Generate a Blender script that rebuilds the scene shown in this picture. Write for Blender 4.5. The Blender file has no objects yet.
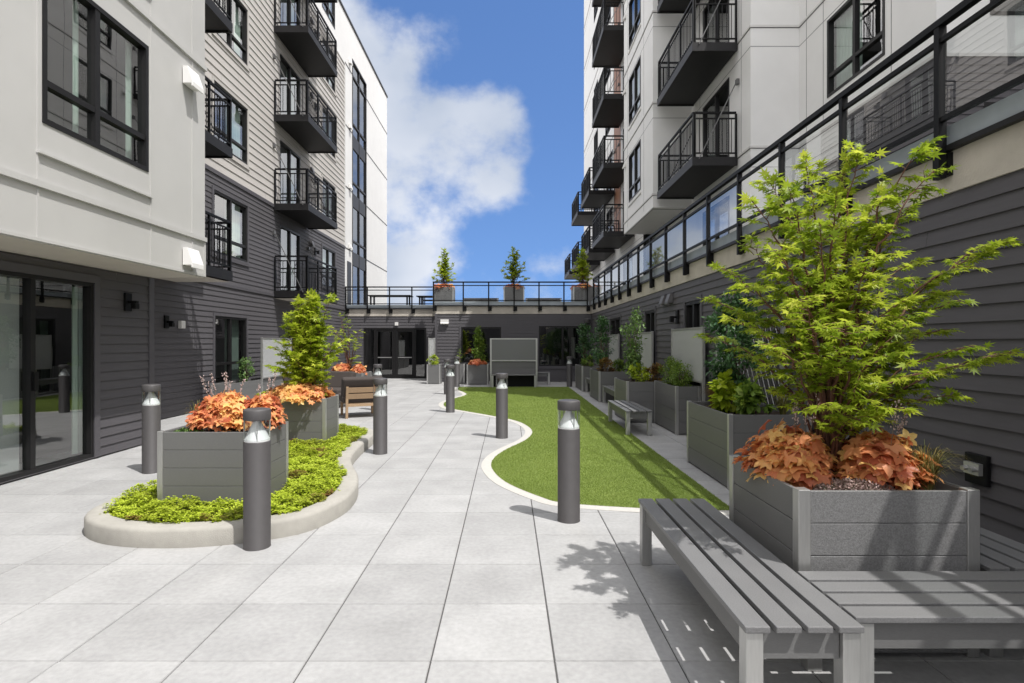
import bpy, math, random
import numpy as np
from mathutils import Vector, Matrix
random.seed(7); RNG = np.random.default_rng(7)
SC = bpy.context.scene
COL = SC.collection
PI = math.pi

# ------------------------------------------------------------------ materials
MATS = {}
def new_mat(name):
    m = bpy.data.materials.new(name); m.use_nodes = True
    nt = m.node_tree
    for n in list(nt.nodes): nt.nodes.remove(n)
    out = nt.nodes.new('ShaderNodeOutputMaterial')
    return m, nt, out
def N(nt, t, **kw):
    n = nt.nodes.new(t)
    for k, v in kw.items():
        if k in n.inputs.keys() if hasattr(n.inputs, 'keys') else False: n.inputs[k].default_value = v
        else: setattr(n, k, v)
    return n
def L(nt, a, b): nt.links.new(a, b)
def rgb(c): return (c[0], c[1], c[2], 1.0)

def mat(name, col, rough=.6, metal=0.0, spec=.5, var=.0, vscale=6.0, stretch=(1,1,1), bump=.0, bscale=80.0, var2=.0, v2scale=.6, tone=False, bstretch=None):
    """Principled surface with two scales of colour variation and a fine bump, all in world/object position."""
    m, nt, out = new_mat(name)
    p = N(nt, 'ShaderNodeBsdfPrincipled'); L(nt, p.outputs[0], out.inputs[0])
    p.inputs['Roughness'].default_value = rough; p.inputs['Metallic'].default_value = metal
    p.inputs['Specular IOR Level'].default_value = spec
    p.inputs['Base Color'].default_value = rgb(col)
    geo = N(nt, 'ShaderNodeNewGeometry')
    cur = None
    def mult(fac_out, amount, cur):
        mr = N(nt, 'ShaderNodeMapRange'); mr.inputs[1].default_value = .25; mr.inputs[2].default_value = .75
        mr.inputs[3].default_value = 1 - amount; mr.inputs[4].default_value = 1 + amount
        L(nt, fac_out, mr.inputs[0])
        mx = N(nt, 'ShaderNodeVectorMath'); mx.operation = 'SCALE'
        if cur is None: mx.inputs[0].default_value = col
        else: L(nt, cur, mx.inputs[0])
        L(nt, mr.outputs[0], mx.inputs['Scale'])
        return mx.outputs[0]
    def noise(scale, st, det=4):
        mp = N(nt, 'ShaderNodeMapping'); mp.inputs['Scale'].default_value = st
        L(nt, geo.outputs['Position'], mp.inputs[0])
        no = N(nt, 'ShaderNodeTexNoise'); no.inputs['Scale'].default_value = scale; no.inputs['Detail'].default_value = det
        L(nt, mp.outputs[0], no.inputs['Vector'])
        return no.outputs['Fac']
    if var: cur = mult(noise(vscale, stretch), var, cur)
    if var2: cur = mult(noise(v2scale, (1,1,1), 6), var2, cur)
    if tone:
        at = N(nt, 'ShaderNodeAttribute'); at.attribute_name = 'tint'
        mx = N(nt, 'ShaderNodeVectorMath'); mx.operation = 'SCALE'
        if cur is None: mx.inputs[0].default_value = col
        else: L(nt, cur, mx.inputs[0])
        L(nt, at.outputs['Fac'], mx.inputs['Scale']); cur = mx.outputs[0]
    if cur is not None: L(nt, cur, p.inputs['Base Color'])
    if bump:
        b = N(nt, 'ShaderNodeBump'); b.inputs['Strength'].default_value = bump; b.inputs['Distance'].default_value = .01
        L(nt, noise(bscale, bstretch or stretch, 3), b.inputs['Height']); L(nt, b.outputs[0], p.inputs['Normal'])
    MATS[name] = m
    return m

def glass(name, tint=(.9,.94,.92), ior=1.5, base=.02, rough=.0):
    m, nt, out = new_mat(name)
    tr = N(nt, 'ShaderNodeBsdfTransparent'); tr.inputs[0].default_value = rgb(tint)
    gl = N(nt, 'ShaderNodeBsdfGlossy'); gl.inputs['Roughness'].default_value = rough; gl.inputs[0].default_value = (1,1,1,1)
    geo = N(nt, 'ShaderNodeNewGeometry')
    def op(o, x, y=None):
        n = N(nt, 'ShaderNodeMath'); n.operation = o
        for i, q in enumerate((x, y)):
            if q is None: continue
            if isinstance(q, (int, float)): n.inputs[i].default_value = q
            else: L(nt, q, n.inputs[i])
        return n.outputs[0]
    dt = N(nt, 'ShaderNodeVectorMath'); dt.operation = 'DOT_PRODUCT'; L(nt, geo.outputs['Normal'], dt.inputs[0]); L(nt, geo.outputs['Incoming'], dt.inputs[1])
    f0 = ((ior-1)/(ior+1))**2*1.9          # both faces of the sheet
    fres = op('ADD', op('MULTIPLY', op('POWER', op('SUBTRACT', 1.0, op('ABSOLUTE', dt.outputs['Value'])), 5.0), 1-f0), f0)
    no = N(nt, 'ShaderNodeTexNoise'); no.inputs['Scale'].default_value = .9; L(nt, geo.outputs['Position'], no.inputs['Vector'])
    bp = N(nt, 'ShaderNodeBump'); bp.inputs['Strength'].default_value = .06; bp.inputs['Distance'].default_value = .02
    L(nt, no.outputs['Fac'], bp.inputs['Height']); L(nt, bp.outputs[0], gl.inputs['Normal'])
    ad = N(nt, 'ShaderNodeMath'); ad.operation = 'ADD'; ad.use_clamp = True; ad.inputs[1].default_value = base
    L(nt, fres, ad.inputs[0])
    mx = N(nt, 'ShaderNodeMixShader'); L(nt, ad.outputs[0], mx.inputs[0]); L(nt, tr.outputs[0], mx.inputs[1]); L(nt, gl.outputs[0], mx.inputs[2])
    L(nt, mx.outputs[0], out.inputs[0]); MATS[name] = m
    return m

def leafmat(name, stops, trans=.35, rough=.45, spec=.35):
    """stops: list of (pos, colour) over the per-leaf 'tint' attribute."""
    m, nt, out = new_mat(name)
    at = N(nt, 'ShaderNodeAttribute'); at.attribute_name = 'tint'
    cr = N(nt, 'ShaderNodeValToRGB'); L(nt, at.outputs['Fac'], cr.inputs[0])
    e = cr.color_ramp.elements
    while len(e) < len(stops): e.new(.5)
    for i, (q, c) in enumerate(stops): e[i].position = q; e[i].color = rgb(c)
    p = N(nt, 'ShaderNodeBsdfPrincipled'); p.inputs['Roughness'].default_value = rough; p.inputs['Specular IOR Level'].default_value = spec
    L(nt, cr.outputs[0], p.inputs['Base Color'])
    t = N(nt, 'ShaderNodeBsdfTranslucent'); L(nt, cr.outputs[0], t.inputs[0])
    mx = N(nt, 'ShaderNodeMixShader'); mx.inputs[0].default_value = trans
    L(nt, p.outputs[0], mx.inputs[1]); L(nt, t.outputs[0], mx.inputs[2]); L(nt, mx.outputs[0], out.inputs[0])
    MATS[name] = m
    return m

M = {}
M['paver'] = mat('paver_concrete', (.352,.351,.348), .8, var=.10, vscale=30, var2=.13, v2scale=2.3, bump=.2, bscale=150, tone=True)
M['joint'] = mat('joint_sand', (.075,.072,.07), .95, var=.2, vscale=40)
M['ground'] = mat('ground_earth', (.2,.19,.17), .95, var=.2, vscale=.5)
M['kerb'] = mat('kerb_concrete', (.36,.345,.31), .85, var=.07, vscale=14, var2=.12, v2scale=2.2, bump=.25, bscale=120)
M['edging'] = mat('edging_concrete', (.50,.485,.45), .8, var=.06, vscale=20, bump=.12, bscale=120)
M['slab'] = mat('slab_concrete', (.50,.46,.40), .85, var=.10, vscale=5, var2=.14, v2scale=1.5, bump=.3, bscale=60)
M['dark_siding'] = mat('charcoal_siding', (.094,.0895,.097), .62, spec=.35, var=.06, vscale=5, stretch=(1,1,9), var2=.05, v2scale=.8, bump=.07, bscale=60, bstretch=(1,1,8))
M['light_siding'] = mat('greige_siding', (.50,.475,.45), .65, spec=.3, var=.04, vscale=5, stretch=(1,1,8), var2=.04, bump=.05, bscale=60, bstretch=(1,1,8))
M['dark_trim'] = mat('charcoal_trim', (.09,.086,.095), .55, spec=.4, var=.05, vscale=8)
M['offwhite'] = mat('warm_white_panel', (.50,.495,.48), .55, spec=.35, var=.03, vscale=2.2, var2=.04, v2scale=.5, bump=.03, bscale=120)
M['white'] = mat('white_panel', (.80,.795,.78), .55, spec=.35, var=.025, vscale=2.2, var2=.03, v2scale=.5, bump=.03, bscale=120)
M['white_trim'] = mat('white_trim', (.66,.65,.63), .5, var=.03, vscale=10)
M['soffit'] = mat('soffit_board', (.52,.48,.42), .7, var=.04, vscale=3)
M['wood_panel'] = mat('cedar_cladding', (.27,.115,.055), .55, var=.3, vscale=9, stretch=(.3,1,12), bump=.05)
M['frame'] = mat('bronze_frame', (.013,.0125,.013), .45, spec=.3, var=.08, vscale=30)
M['black'] = mat('black_metal', (.006,.006,.0065), .5, spec=.2, var=.12, vscale=25)
M['balcony'] = mat('balcony_steel', (.013,.0125,.0135), .5, spec=.3, var=.15, vscale=7)
M['interior'] = mat('dark_interior', (.018,.018,.018), .9)
M['curtain'] = mat('pale_curtain', (.50,.58,.53), .9, var=.08, vscale=30, stretch=(1,1,.1))
M['screen_blind'] = mat('grey_blind', (.16,.16,.165), .85, var=.05, vscale=60)
M['pale_blind'] = mat('pale_blind', (.45,.45,.46), .85, var=.05, vscale=60)
M['flashing'] = mat('zinc_flashing', (.36,.40,.43), .5, metal=.3, var=.12, vscale=4)
M['vent'] = mat('vent_white', (.8,.79,.77), .4, var=.02)
M['vent_grey'] = mat('vent_grey', (.12,.115,.12), .5, var=.05)
M['alu'] = mat('brushed_aluminium', (.50,.50,.49), .42, metal=.75, var=.07, vscale=30, stretch=(4,4,.3), bump=.03, bscale=200)
M['comp'] = mat('composite_board', (.148,.148,.147), .52, spec=.5, var=.10, vscale=60, stretch=(1,1,6), var2=.05, v2scale=1.5, bump=.10, bscale=260, bstretch=(1,1,3))
M['speck'] = mat('speckled_board', (.19,.19,.19), .5, spec=.5, var=.32, vscale=150, var2=.06, v2scale=2, bump=.3, bscale=260)
M['slat'] = mat('bench_slat', (.175,.175,.177), .46, spec=.5, var=.26, vscale=220, var2=.08, v2scale=3, bump=.10, bscale=300)
M['bollard'] = mat('bollard_paint', (.072,.068,.069), .5, spec=.45, var=.05, vscale=18, bump=.04, bscale=350)
M['cone'] = mat('white_reflector', (.86,.86,.85), .35)
M['soil'] = mat('bark_mulch', (.055,.035,.025), .95, var=.5, vscale=60, bump=.8, bscale=70)
M['teak'] = mat('teak_wood', (.40,.27,.16), .6, var=.16, vscale=14, stretch=(1,8,8), bump=.05)
M['cushion'] = mat('dark_cushion', (.058,.047,.042), .9, var=.1, vscale=60, bump=.15, bscale=400)
M['bark'] = mat('maple_bark', (.13,.055,.035), .7, var=.25, vscale=40, bump=.2)
M['bark_grey'] = mat('grey_bark', (.16,.12,.08), .8, var=.25, vscale=40, bump=.2)
M['stem'] = mat('flower_stem', (.22,.16,.10), .7, var=.2, vscale=60)
M['floret'] = mat('pale_floret', (.55,.42,.40), .7, var=.25, vscale=150)
M['window_glass'] = glass('window_glass', (.82,.88,.85), 1.6, .11)
M['clear_glass'] = glass('clear_glass', (.95,.96,.96), 1.2, .0)
M['dark_glass'] = glass('dark_window_glass', (.45,.50,.48), 1.6, .06)
M['rail_glass'] = glass('rail_glass', (.84,.87,.865), 1.55, .10)
M['rod'] = mat('galvanised_rod', (.16,.16,.16), .4, metal=.5)
M['lens'] = glass('bollard_lens', (.86,.89,.89), 1.6, .04)
M['rail_wire'] = mat('steel_wire', (.4,.4,.4), .4, metal=.8)
def screen_mat(name, v, clear):
    m, nt, out = new_mat(name)
    p = N(nt, 'ShaderNodeBsdfPrincipled'); p.inputs['Base Color'].default_value = (v,v*1.02,v*1.02,1); p.inputs['Roughness'].default_value = .5
    t = N(nt, 'ShaderNodeBsdfTransparent'); t.inputs[0].default_value = (.8,.82,.82,1)
    x = N(nt, 'ShaderNodeMixShader'); x.inputs[0].default_value = clear; L(nt, p.outputs[0], x.inputs[1]); L(nt, t.outputs[0], x.inputs[2]); L(nt, x.outputs[0], out.inputs[0])
    return m
M['frost'] = screen_mat('frosted_screen', .52, .20)
M['mesh'] = screen_mat('mesh_screen', .27, .42)
M['turf'] = mat('turf_base', (.17,.225,.05), .9, var=.25, vscale=50, var2=.1, v2scale=1.2, bump=.4, bscale=200)
M['blade'] = leafmat('turf_blade', [(0,(.16,.22,.04)), (.6,(.25,.335,.065)), (1,(.36,.42,.12))], .2, .6)
M['maple_leaf'] = leafmat('maple_leaf', [(0,(.16,.25,.018)), (.5,(.36,.46,.035)), (1,(.62,.66,.085))], .54, .42)
M['lime_leaf'] = leafmat('lime_leaf', [(0,(.18,.27,.012)), (.5,(.38,.48,.028)), (1,(.56,.62,.07))], .42, .45)
M['orange_leaf'] = leafmat('orange_leaf', [(0,(.58,.17,.085)), (.35,(.80,.33,.15)), (.65,(.88,.47,.18)), (1,(.90,.62,.21))], .40, .4)
M['sedum_leaf'] = leafmat('sedum_leaf', [(0,(.26,.14,.05)), (.2,(.26,.28,.03)), (.55,(.42,.52,.035)), (1,(.60,.68,.08))], .3, .5)
M['green_leaf'] = leafmat('green_leaf', [(0,(.05,.11,.03)), (.5,(.12,.22,.055)), (1,(.24,.36,.10))], .25, .4)
M['mid_leaf'] = leafmat('mid_leaf', [(0,(.06,.12,.018)), (.5,(.16,.26,.034)), (1,(.30,.39,.06))], .35, .45)
M['ivy_leaf'] = leafmat('ivy_leaf', [(0,(.03,.085,.03)), (.6,(.075,.165,.055)), (1,(.16,.28,.09))], .15, .35)
M['grass_leaf'] = leafmat('grass_leaf', [(0,(.10,.12,.03)), (.5,(.20,.20,.06)), (1,(.36,.27,.10))], .3, .5)
M['bronze_leaf'] = leafmat('bronze_leaf', [(0,(.10,.05,.02)), (.5,(.22,.13,.04)), (1,(.30,.24,.06))], .3, .5)
M['pink_leaf'] = leafmat('pink_leaf', [(0,(.10,.09,.06)), (.5,(.30,.20,.18)), (1,(.60,.45,.42))], .2, .5)

# ------------------------------------------------------------------ mesh helpers
def ident(u, d, z): return (u, d, z)
def left_F(x): return lambda u, d, z: (x + d, u, z)      # wall facing +X, u runs along Y
def right_F(x): return lambda u, d, z: (x - d, u, z)     # wall facing -X
def front_F(y): return lambda u, d, z: (u, y - d, z)     # wall facing -Y, u runs along X
def det(F):
    o = Vector(F(0,0,0)); a = Vector(F(1,0,0)) - o; b = Vector(F(0,1,0)) - o; c = Vector(F(0,0,1)) - o
    return a.dot(b.cross(c))

class MB:
    def __init__(s): s.v = []; s.f = []; s.t = []
    def quad(s, pts, F=ident):
        i = len(s.v); s.v += [F(*p) for p in pts]; s.f.append(tuple(range(i, i + len(pts))))
    def box(s, u0, u1, d0, d1, z0, z1, F=ident):
        i = len(s.v)
        for z in (z0, z1):
            for (u, d) in ((u0,d0),(u1,d0),(u1,d1),(u0,d1)): s.v.append(F(u, d, z))
        fs = [(0,3,2,1),(4,5,6,7),(0,1,5,4),(1,2,6,5),(2,3,7,6),(3,0,4,7)]
        if det(F) < 0: fs = [q[::-1] for q in fs]
        s.f += [tuple(i + k for k in q) for q in fs]
    def prism(s, prof, u0, u1, F=ident):
        """profile of (d, z) points swept along u"""
        i = len(s.v); n = len(prof)
        for u in (u0, u1):
            for (d, z) in prof: s.v.append(F(u, d, z))
        for k in range(n): s.f.append((i+k, i+(k+1) % n, i+n+(k+1) % n, i+n+k))
        s.f.append(tuple(i + k for k in range(n))[::-1]); s.f.append(tuple(i + n + k for k in range(n)))
    def tube(s, pts, rad, n=8, cap=True):
        pts = [Vector(p) for p in pts]
        if not hasattr(rad, '__len__'): rad = [rad] * len(pts)
        i0 = len(s.v); pv = None
        for k, p in enumerate(pts):
            t = (pts[min(k+1, len(pts)-1)] - pts[max(k-1, 0)])
            if t.length < 1e-9: t = Vector((0,0,1))
            t.normalize()
            a = pv if pv is not None else (Vector((1,0,0)) if abs(t.x) < .9 else Vector((0,1,0)))
            a = (a - t * a.dot(t)); a.normalize(); b = t.cross(a); pv = a
            for j in range(n):
                th = 2 * PI * j / n
                q = p + (a * math.cos(th) + b * math.sin(th)) * rad[k]; s.v.append(tuple(q))
        for k in range(len(pts) - 1):
            for j in range(n):
                a0 = i0 + k*n + j; a1 = i0 + k*n + (j+1) % n
                s.f.append((a0, a1, a1 + n, a0 + n))
        if cap:
            s.f.append(tuple(i0 + j for j in range(n))[::-1]); s.f.append(tuple(i0 + (len(pts)-1)*n + j for j in range(n)))
    def lathe(s, prof, n=28, c=(0,0)):
        """profile of (r, z)"""
        i0 = len(s.v)
        for (r, z) in prof:
            for j in range(n):
                th = 2*PI*j/n; s.v.append((c[0] + r*math.cos(th), c[1] + r*math.sin(th), z))
        for k in range(len(prof)-1):
            for j in range(n):
                a0 = i0 + k*n + j; a1 = i0 + k*n + (j+1) % n
                s.f.append((a0, a1, a1+n, a0+n))
        s.f.append(tuple(i0 + j for j in range(n))[::-1]); s.f.append(tuple(i0 + (len(prof)-1)*n + j for j in range(n)))
    def build(s, name, m, parent=None, bevel=0, smooth=False, seg=2, local=False):
        me = bpy.data.meshes.new(name)
        off = Vector((0,0,0))
        if not local:
            q = parent
            while q is not None: off += q.location; q = q.parent
        vs = [(a[0]-off.x, a[1]-off.y, a[2]-off.z) for a in s.v] if off.length else s.v
        me.from_pydata(vs, [], s.f)
        if s.t:
            at = me.attributes.new('tint', 'FLOAT', 'POINT'); at.data.foreach_set('value', s.t)
        me.materials.append(m); me.update()
        if smooth:
            me.polygons.foreach_set('use_smooth', [len(p.vertices) < 9 for p in me.polygons])
        o = bpy.data.objects.new(name, me); COL.objects.link(o)
        if parent is not None: o.parent = parent
        if bevel:
            b = o.modifiers.new('bevel', 'BEVEL'); b.width = bevel; b.segments = seg; b.limit_method = 'ANGLE'; b.angle_limit = math.radians(40)
            if smooth is False:
                pass
        return o

def tag(o, label=None, cat=None, group=None, kind=None):
    if label: o['label'] = label
    if cat: o['category'] = cat
    if group: o['group'] = group
    if kind: o['kind'] = kind
    return o
def thing(name, label, cat, loc=(0,0,0), group=None, rz=0):
    o = bpy.data.objects.new(name, None); COL.objects.link(o); o.location = loc; o.rotation_euler = (0,0,rz); o.empty_display_size = .2
    return tag(o, label, cat, group)
def struct(o, label, cat): return tag(o, label, cat, None, 'structure')
def kids(o): return [c for c in COL.objects if c.parent is o]
def copy_tree(o, loc, label=None, rz=None, scale=None, group=None):
    def cp(q, par):
        c = q.copy(); COL.objects.link(c)
        if par is not None: c.parent = par
        for ch in kids(q): cp(ch, c)
        return c
    r = cp(o, None); r.location = loc
    if rz is not None: r.rotation_euler = (0,0,rz)
    if scale: r.scale = scale if hasattr(scale, '__len__') else (scale,)*3
    if label: r['label'] = label
    if group: r['group'] = group
    return r

# leaves: many small faces in one mesh, with a per-leaf 'tint'
def palmate(nl, notch=.42, spread=2.3, zc=-.12, rmin=.55):
    V = [(0.02,0,0)]; k = (nl-1)//2
    seq = []
    for i in range(-k, k+1):
        a = i/max(k,1)*spread; r = 1.0 - (1-rmin)*abs(i)/max(k,1)
        if i > -k: 
            a2 = (i-.5)/max(k,1)*spread; seq.append((a2, notch*(1.0-(1-rmin)*abs(i-.5)/max(k,1)), .06))
        seq.append((a, r, zc))
    seq = [(-spread*1.18, .16, 0)] + seq + [(spread*1.18, .16, 0)]
    for (a, r, z) in seq: V.append((r*math.cos(a), r*math.sin(a), z*r))
    n = len(V)
    return np.array(V, float), [(0, i, i+1) for i in range(1, n-1)]
def lobed(nl=5, spread=2.4):
    """broad rounded lobes (coral bells)"""
    V = [(0.0,0,0)]; k = nl
    for i in range(-2*k, 2*k+1):
        a = i/(2*k)*spread
        r = (.76 + .24*math.cos(i*PI/2*1.0)) * (1-.22*(abs(i)/(2*k))**1.5)
        V.append((r*math.cos(a)*.95, r*math.sin(a), -.22*r*r + (.05 if i % 2 else -.03)))
    n = len(V)
    return np.array(V, float), [(0, i, i+1) for i in range(1, n-1)]
OVAL = (np.array([(0,0,0),(.35,.26,.05),(.75,.20,.0),(1,0,-.12),(.75,-.20,.0),(.35,-.26,.05)], float), [(0,1,2),(0,2,3),(0,3,4),(0,4,5)])
ROUND = (np.array([(0,0,0),(.3,.34,.06),(.75,.36,.04),(1,.0,-.05),(.75,-.36,.04),(.3,-.34,.06)], float), [(0,1,2),(0,2,3),(0,3,4),(0,4,5)])
NARROW = (np.array([(0,0,0),(.4,.12,.03),(1,0,-.1),(.4,-.12,.03)], float), [(0,1,2),(0,2,3)])
MAPLE = palmate(7, .40, 2.15, -.14, .5)
MAPLE5 = palmate(5, .40, 1.9, -.12, .55)
HEU = lobed(4)

def nrm(a): return a / np.maximum(np.linalg.norm(a, axis=1, keepdims=True), 1e-9)
def leaves(name, tm, P, D, Nn, S, T, m, parent=None, off=(0,0,0)):
    V, F = tm
    P = np.asarray(P, float) - np.array(off); D = nrm(np.asarray(D, float)); Nn = np.asarray(Nn, float)
    Nn = nrm(Nn - D * (Nn*D).sum(1, keepdims=True)); Y = np.cross(Nn, D)
    S = np.asarray(S, float)[:,None,None]
    W = P[:,None,:] + S*(V[None,:,0:1]*D[:,None,:] + V[None,:,1:2]*Y[:,None,:] + V[None,:,2:3]*Nn[:,None,:])
    n, k = len(P), len(V); nf = len(F)
    idx = (np.array(F)[None,:,:] + (np.arange(n)*k)[:,None,None]).reshape(-1).astype(np.int32)
    me = bpy.data.meshes.new(name)
    me.vertices.add(n*k); me.vertices.foreach_set('co', W.reshape(-1).astype(np.float32))
    me.loops.add(len(idx)); me.loops.foreach_set('vertex_index', idx)
    me.polygons.add(n*nf); me.polygons.foreach_set('loop_start', (np.arange(n*nf)*3).astype(np.int32))
    me.update(calc_edges=True)
    at = me.attributes.new('tint', 'FLOAT', 'POINT'); at.data.foreach_set('value', np.repeat(np.clip(np.asarray(T, float), 0, 1), k).astype(np.float32))
    me.materials.append(m)
    o = bpy.data.objects.new(name, me); COL.objects.link(o)
    if parent is not None: o.parent = parent
    return o
def rnd(a, b, n): return RNG.uniform(a, b, n)
def unit(n):
    v = RNG.normal(size=(n,3)); return nrm(v)
def vnoise(p, s, seed=0):
    p = np.asarray(p)*s
    return (np.sin(p[:,0]*1.7+seed)+np.sin(p[:,1]*2.1+1.3*seed)+np.sin((p[:,0]+p[:,1])*1.3+2.0+seed)+np.sin((p[:,0]-p[:,1])*2.7+.7*seed))/4
def in_poly(x, y, poly):
    c = np.zeros(len(x), bool); n = len(poly)
    for i in range(n):
        x0, y0 = poly[i]; x1, y1 = poly[(i+1) % n]
        if y0 == y1: continue
        cond = ((y0 > y) != (y1 > y)) & (x < (x1-x0)*(y-y0)/(y1-y0)+x0)
        c ^= cond
    return c
def catmull(pts, k=8, closed=False):
    out = []; n = len(pts)
    rngi = range(n) if closed else range(n-1)
    for i in rngi:
        g = (lambda j: pts[j % n]) if closed else (lambda j: pts[min(max(j,0), n-1)])
        p0, p1, p2, p3 = g(i-1), g(i), g(i+1), g(i+2)
        for q in range(k):
            t = q/k
            out.append(tuple(.5*((2*p1[a])+(-p0[a]+p2[a])*t+(2*p0[a]-5*p1[a]+4*p2[a]-p3[a])*t*t+(-p0[a]+3*p1[a]-3*p2[a]+p3[a])*t**3) for a in (0,1)))
    if not closed: out.append(tuple(pts[-1]))
    return out
def offset(pts, dist, closed=False):
    """shift a polyline to its left by dist"""
    n = len(pts); out = []
    for i in range(n):
        a = pts[(i-1) % n] if closed or i > 0 else pts[i]; b = pts[(i+1) % n] if closed or i < n-1 else pts[i]
        t = Vector((b[0]-a[0], b[1]-a[1])); t.normalize()
        out.append((pts[i][0]-t.y*dist, pts[i][1]+t.x*dist))
    return out
EXPOSURE = 0.62
# ------------------------------------------------------------------ camera, light, sky
cam = bpy.data.cameras.new('camera'); co = bpy.data.objects.new('camera', cam); COL.objects.link(co)
co.location = (0,0,1.57); co.rotation_euler = (PI/2,0,0)
cam.sensor_width = 36; cam.lens = 36*569/1024; cam.shift_x = 4/1024; cam.shift_y = .5/1024; cam.clip_end = 2000; cam.clip_start = .05
SC.camera = co
TO_SUN = Vector((.405,-.35,1)).normalized()
sl = bpy.data.lights.new('sun','SUN'); sl.energy = 3.1; sl.angle = math.radians(.53); sl.color = (1,.972,.938)
so = bpy.data.objects.new('sun', sl); COL.objects.link(so); so.rotation_euler = TO_SUN.to_track_quat('Z','Y').to_euler()
W = bpy.data.worlds.new('World'); SC.world = W; W.use_nodes = True
nt = W.node_tree
for n in list(nt.nodes): nt.nodes.remove(n)
wo = N(nt,'ShaderNodeOutputWorld'); bg = N(nt,'ShaderNodeBackground')
sky = N(nt,'ShaderNodeTexSky'); sky.sky_type = 'NISHITA'; sky.sun_disc = False
sky.sun_elevation = math.asin(TO_SUN.z); sky.sun_rotation = math.atan2(TO_SUN.x, TO_SUN.y); sky.air_density = 1.0; sky.dust_density = .3; sky.ozone_density = 4.0
bg.inputs[1].default_value = .15
hs = N(nt,'ShaderNodeHueSaturation'); hs.inputs['Saturation'].default_value = 1.12; hs.inputs['Value'].default_value = .88; hs.inputs['Hue'].default_value = .505
tcs = N(nt,'ShaderNodeTexCoord'); sms = N(nt,'ShaderNodeMapping'); sms.inputs['Scale'].default_value = (1,1,.75); sms.inputs['Location'].default_value = (0,0,.26)
L(nt, tcs.outputs['Generated'], sms.inputs[0]); L(nt, sms.outputs[0], sky.inputs['Vector'])
L(nt, sky.outputs[0], hs.inputs['Color']); L(nt, hs.outputs[0], bg.inputs[0])
# clouds: noise over the direction of view, gathered into banks
tc = N(nt,'ShaderNodeTexCoord'); sp = N(nt,'ShaderNodeSeparateXYZ'); L(nt, tc.outputs['Generated'], sp.inputs[0])
def mth(op, a, b=None, clamp=False):
    n = N(nt,'ShaderNodeMath'); n.operation = op; n.use_clamp = clamp
    for i, q in enumerate((a, b)):
        if q is None: continue
        if isinstance(q, (int,float)): n.inputs[i].default_value = q
        else: L(nt, q, n.inputs[i])
    return n.outputs[0]
n1 = N(nt,'ShaderNodeTexNoise'); n1.inputs['Scale'].default_value = 9; n1.inputs['Detail'].default_value = 9; n1.inputs['Roughness'].default_value = .56
mp = N(nt,'ShaderNodeMapping'); mp.inputs['Scale'].default_value = (1,1,1.25); L(nt, tc.outputs['Generated'], mp.inputs[0]); L(nt, mp.outputs[0], n1.inputs['Vector'])
n2 = N(nt,'ShaderNodeTexNoise'); n2.inputs['Scale'].default_value = 3.1; n2.inputs['Detail'].default_value = 4; L(nt, mp.outputs[0], n2.inputs['Vector'])
def blob(cx, cz, r, soft=.6):
    """a bank of cloud round the direction (cx, 1, cz)"""
    c = Vector((cx,1,cz)).normalized()
    vm = N(nt,'ShaderNodeVectorMath'); vm.operation = 'DISTANCE'; L(nt, tc.outputs['Generated'], vm.inputs[0]); vm.inputs[1].default_value = c
    mr = N(nt,'ShaderNodeMapRange'); mr.inputs[1].default_value = r*(1+soft); mr.inputs[2].default_value = r*(1-soft); mr.inputs[3].default_value = 0; mr.inputs[4].default_value = 1
    mr.interpolation_type = 'SMOOTHSTEP'; L(nt, vm.outputs['Value'], mr.inputs[0]); return mr.outputs[0]
f = None
for a in ((-.29,.42,.16),(-.19,.29,.15),(-.08,.33,.11),(-.22,.15,.12),(-.04,.30,.07),(-.36,.55,.12)):
    b_ = blob(*a); f = b_ if f is None else mth('MAXIMUM', f, b_)
low = N(nt,'ShaderNodeMapRange'); low.inputs[1].default_value = .20; low.inputs[2].default_value = .06; low.inputs[3].default_value = 0; low.inputs[4].default_value = .55; L(nt, sp.outputs['Z'], low.inputs[0])
f = mth('MAXIMUM', f, low.outputs[0])
# unseen clouds added beside and behind the camera for fill and pale reflections
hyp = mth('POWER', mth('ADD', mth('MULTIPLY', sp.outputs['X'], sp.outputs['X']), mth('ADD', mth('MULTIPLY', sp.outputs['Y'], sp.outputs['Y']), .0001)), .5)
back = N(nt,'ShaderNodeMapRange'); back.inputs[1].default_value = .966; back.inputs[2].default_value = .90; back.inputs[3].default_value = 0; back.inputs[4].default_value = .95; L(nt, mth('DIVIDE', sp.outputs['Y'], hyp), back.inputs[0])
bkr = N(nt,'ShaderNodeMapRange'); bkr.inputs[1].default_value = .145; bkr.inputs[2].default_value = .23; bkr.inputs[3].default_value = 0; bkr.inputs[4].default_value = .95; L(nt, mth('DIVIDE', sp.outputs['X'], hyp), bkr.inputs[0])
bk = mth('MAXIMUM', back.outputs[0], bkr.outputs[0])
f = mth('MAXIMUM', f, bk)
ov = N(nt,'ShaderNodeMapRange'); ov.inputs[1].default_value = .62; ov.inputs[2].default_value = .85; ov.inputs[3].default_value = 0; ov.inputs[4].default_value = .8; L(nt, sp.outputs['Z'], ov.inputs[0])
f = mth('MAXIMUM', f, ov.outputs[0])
bright = mth('MAXIMUM', back.outputs[0], ov.outputs[0])  # unseen rear and overhead clouds, lifted and warmed as added fill light
dens = mth('ADD', mth('MULTIPLY', f, .74), mth('MULTIPLY', mth('SUBTRACT', n1.outputs['Fac'], .5), 1.5))
dens = mth('ADD', dens, mth('MULTIPLY', mth('SUBTRACT', n2.outputs['Fac'], .5), .5))
cmr = N(nt,'ShaderNodeMapRange'); cmr.interpolation_type = 'SMOOTHSTEP'; cmr.inputs[1].default_value = .27; cmr.inputs[2].default_value = .80; L(nt, dens, cmr.inputs[0])
cf = mth('MULTIPLY', cmr.outputs[0], .9)
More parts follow.
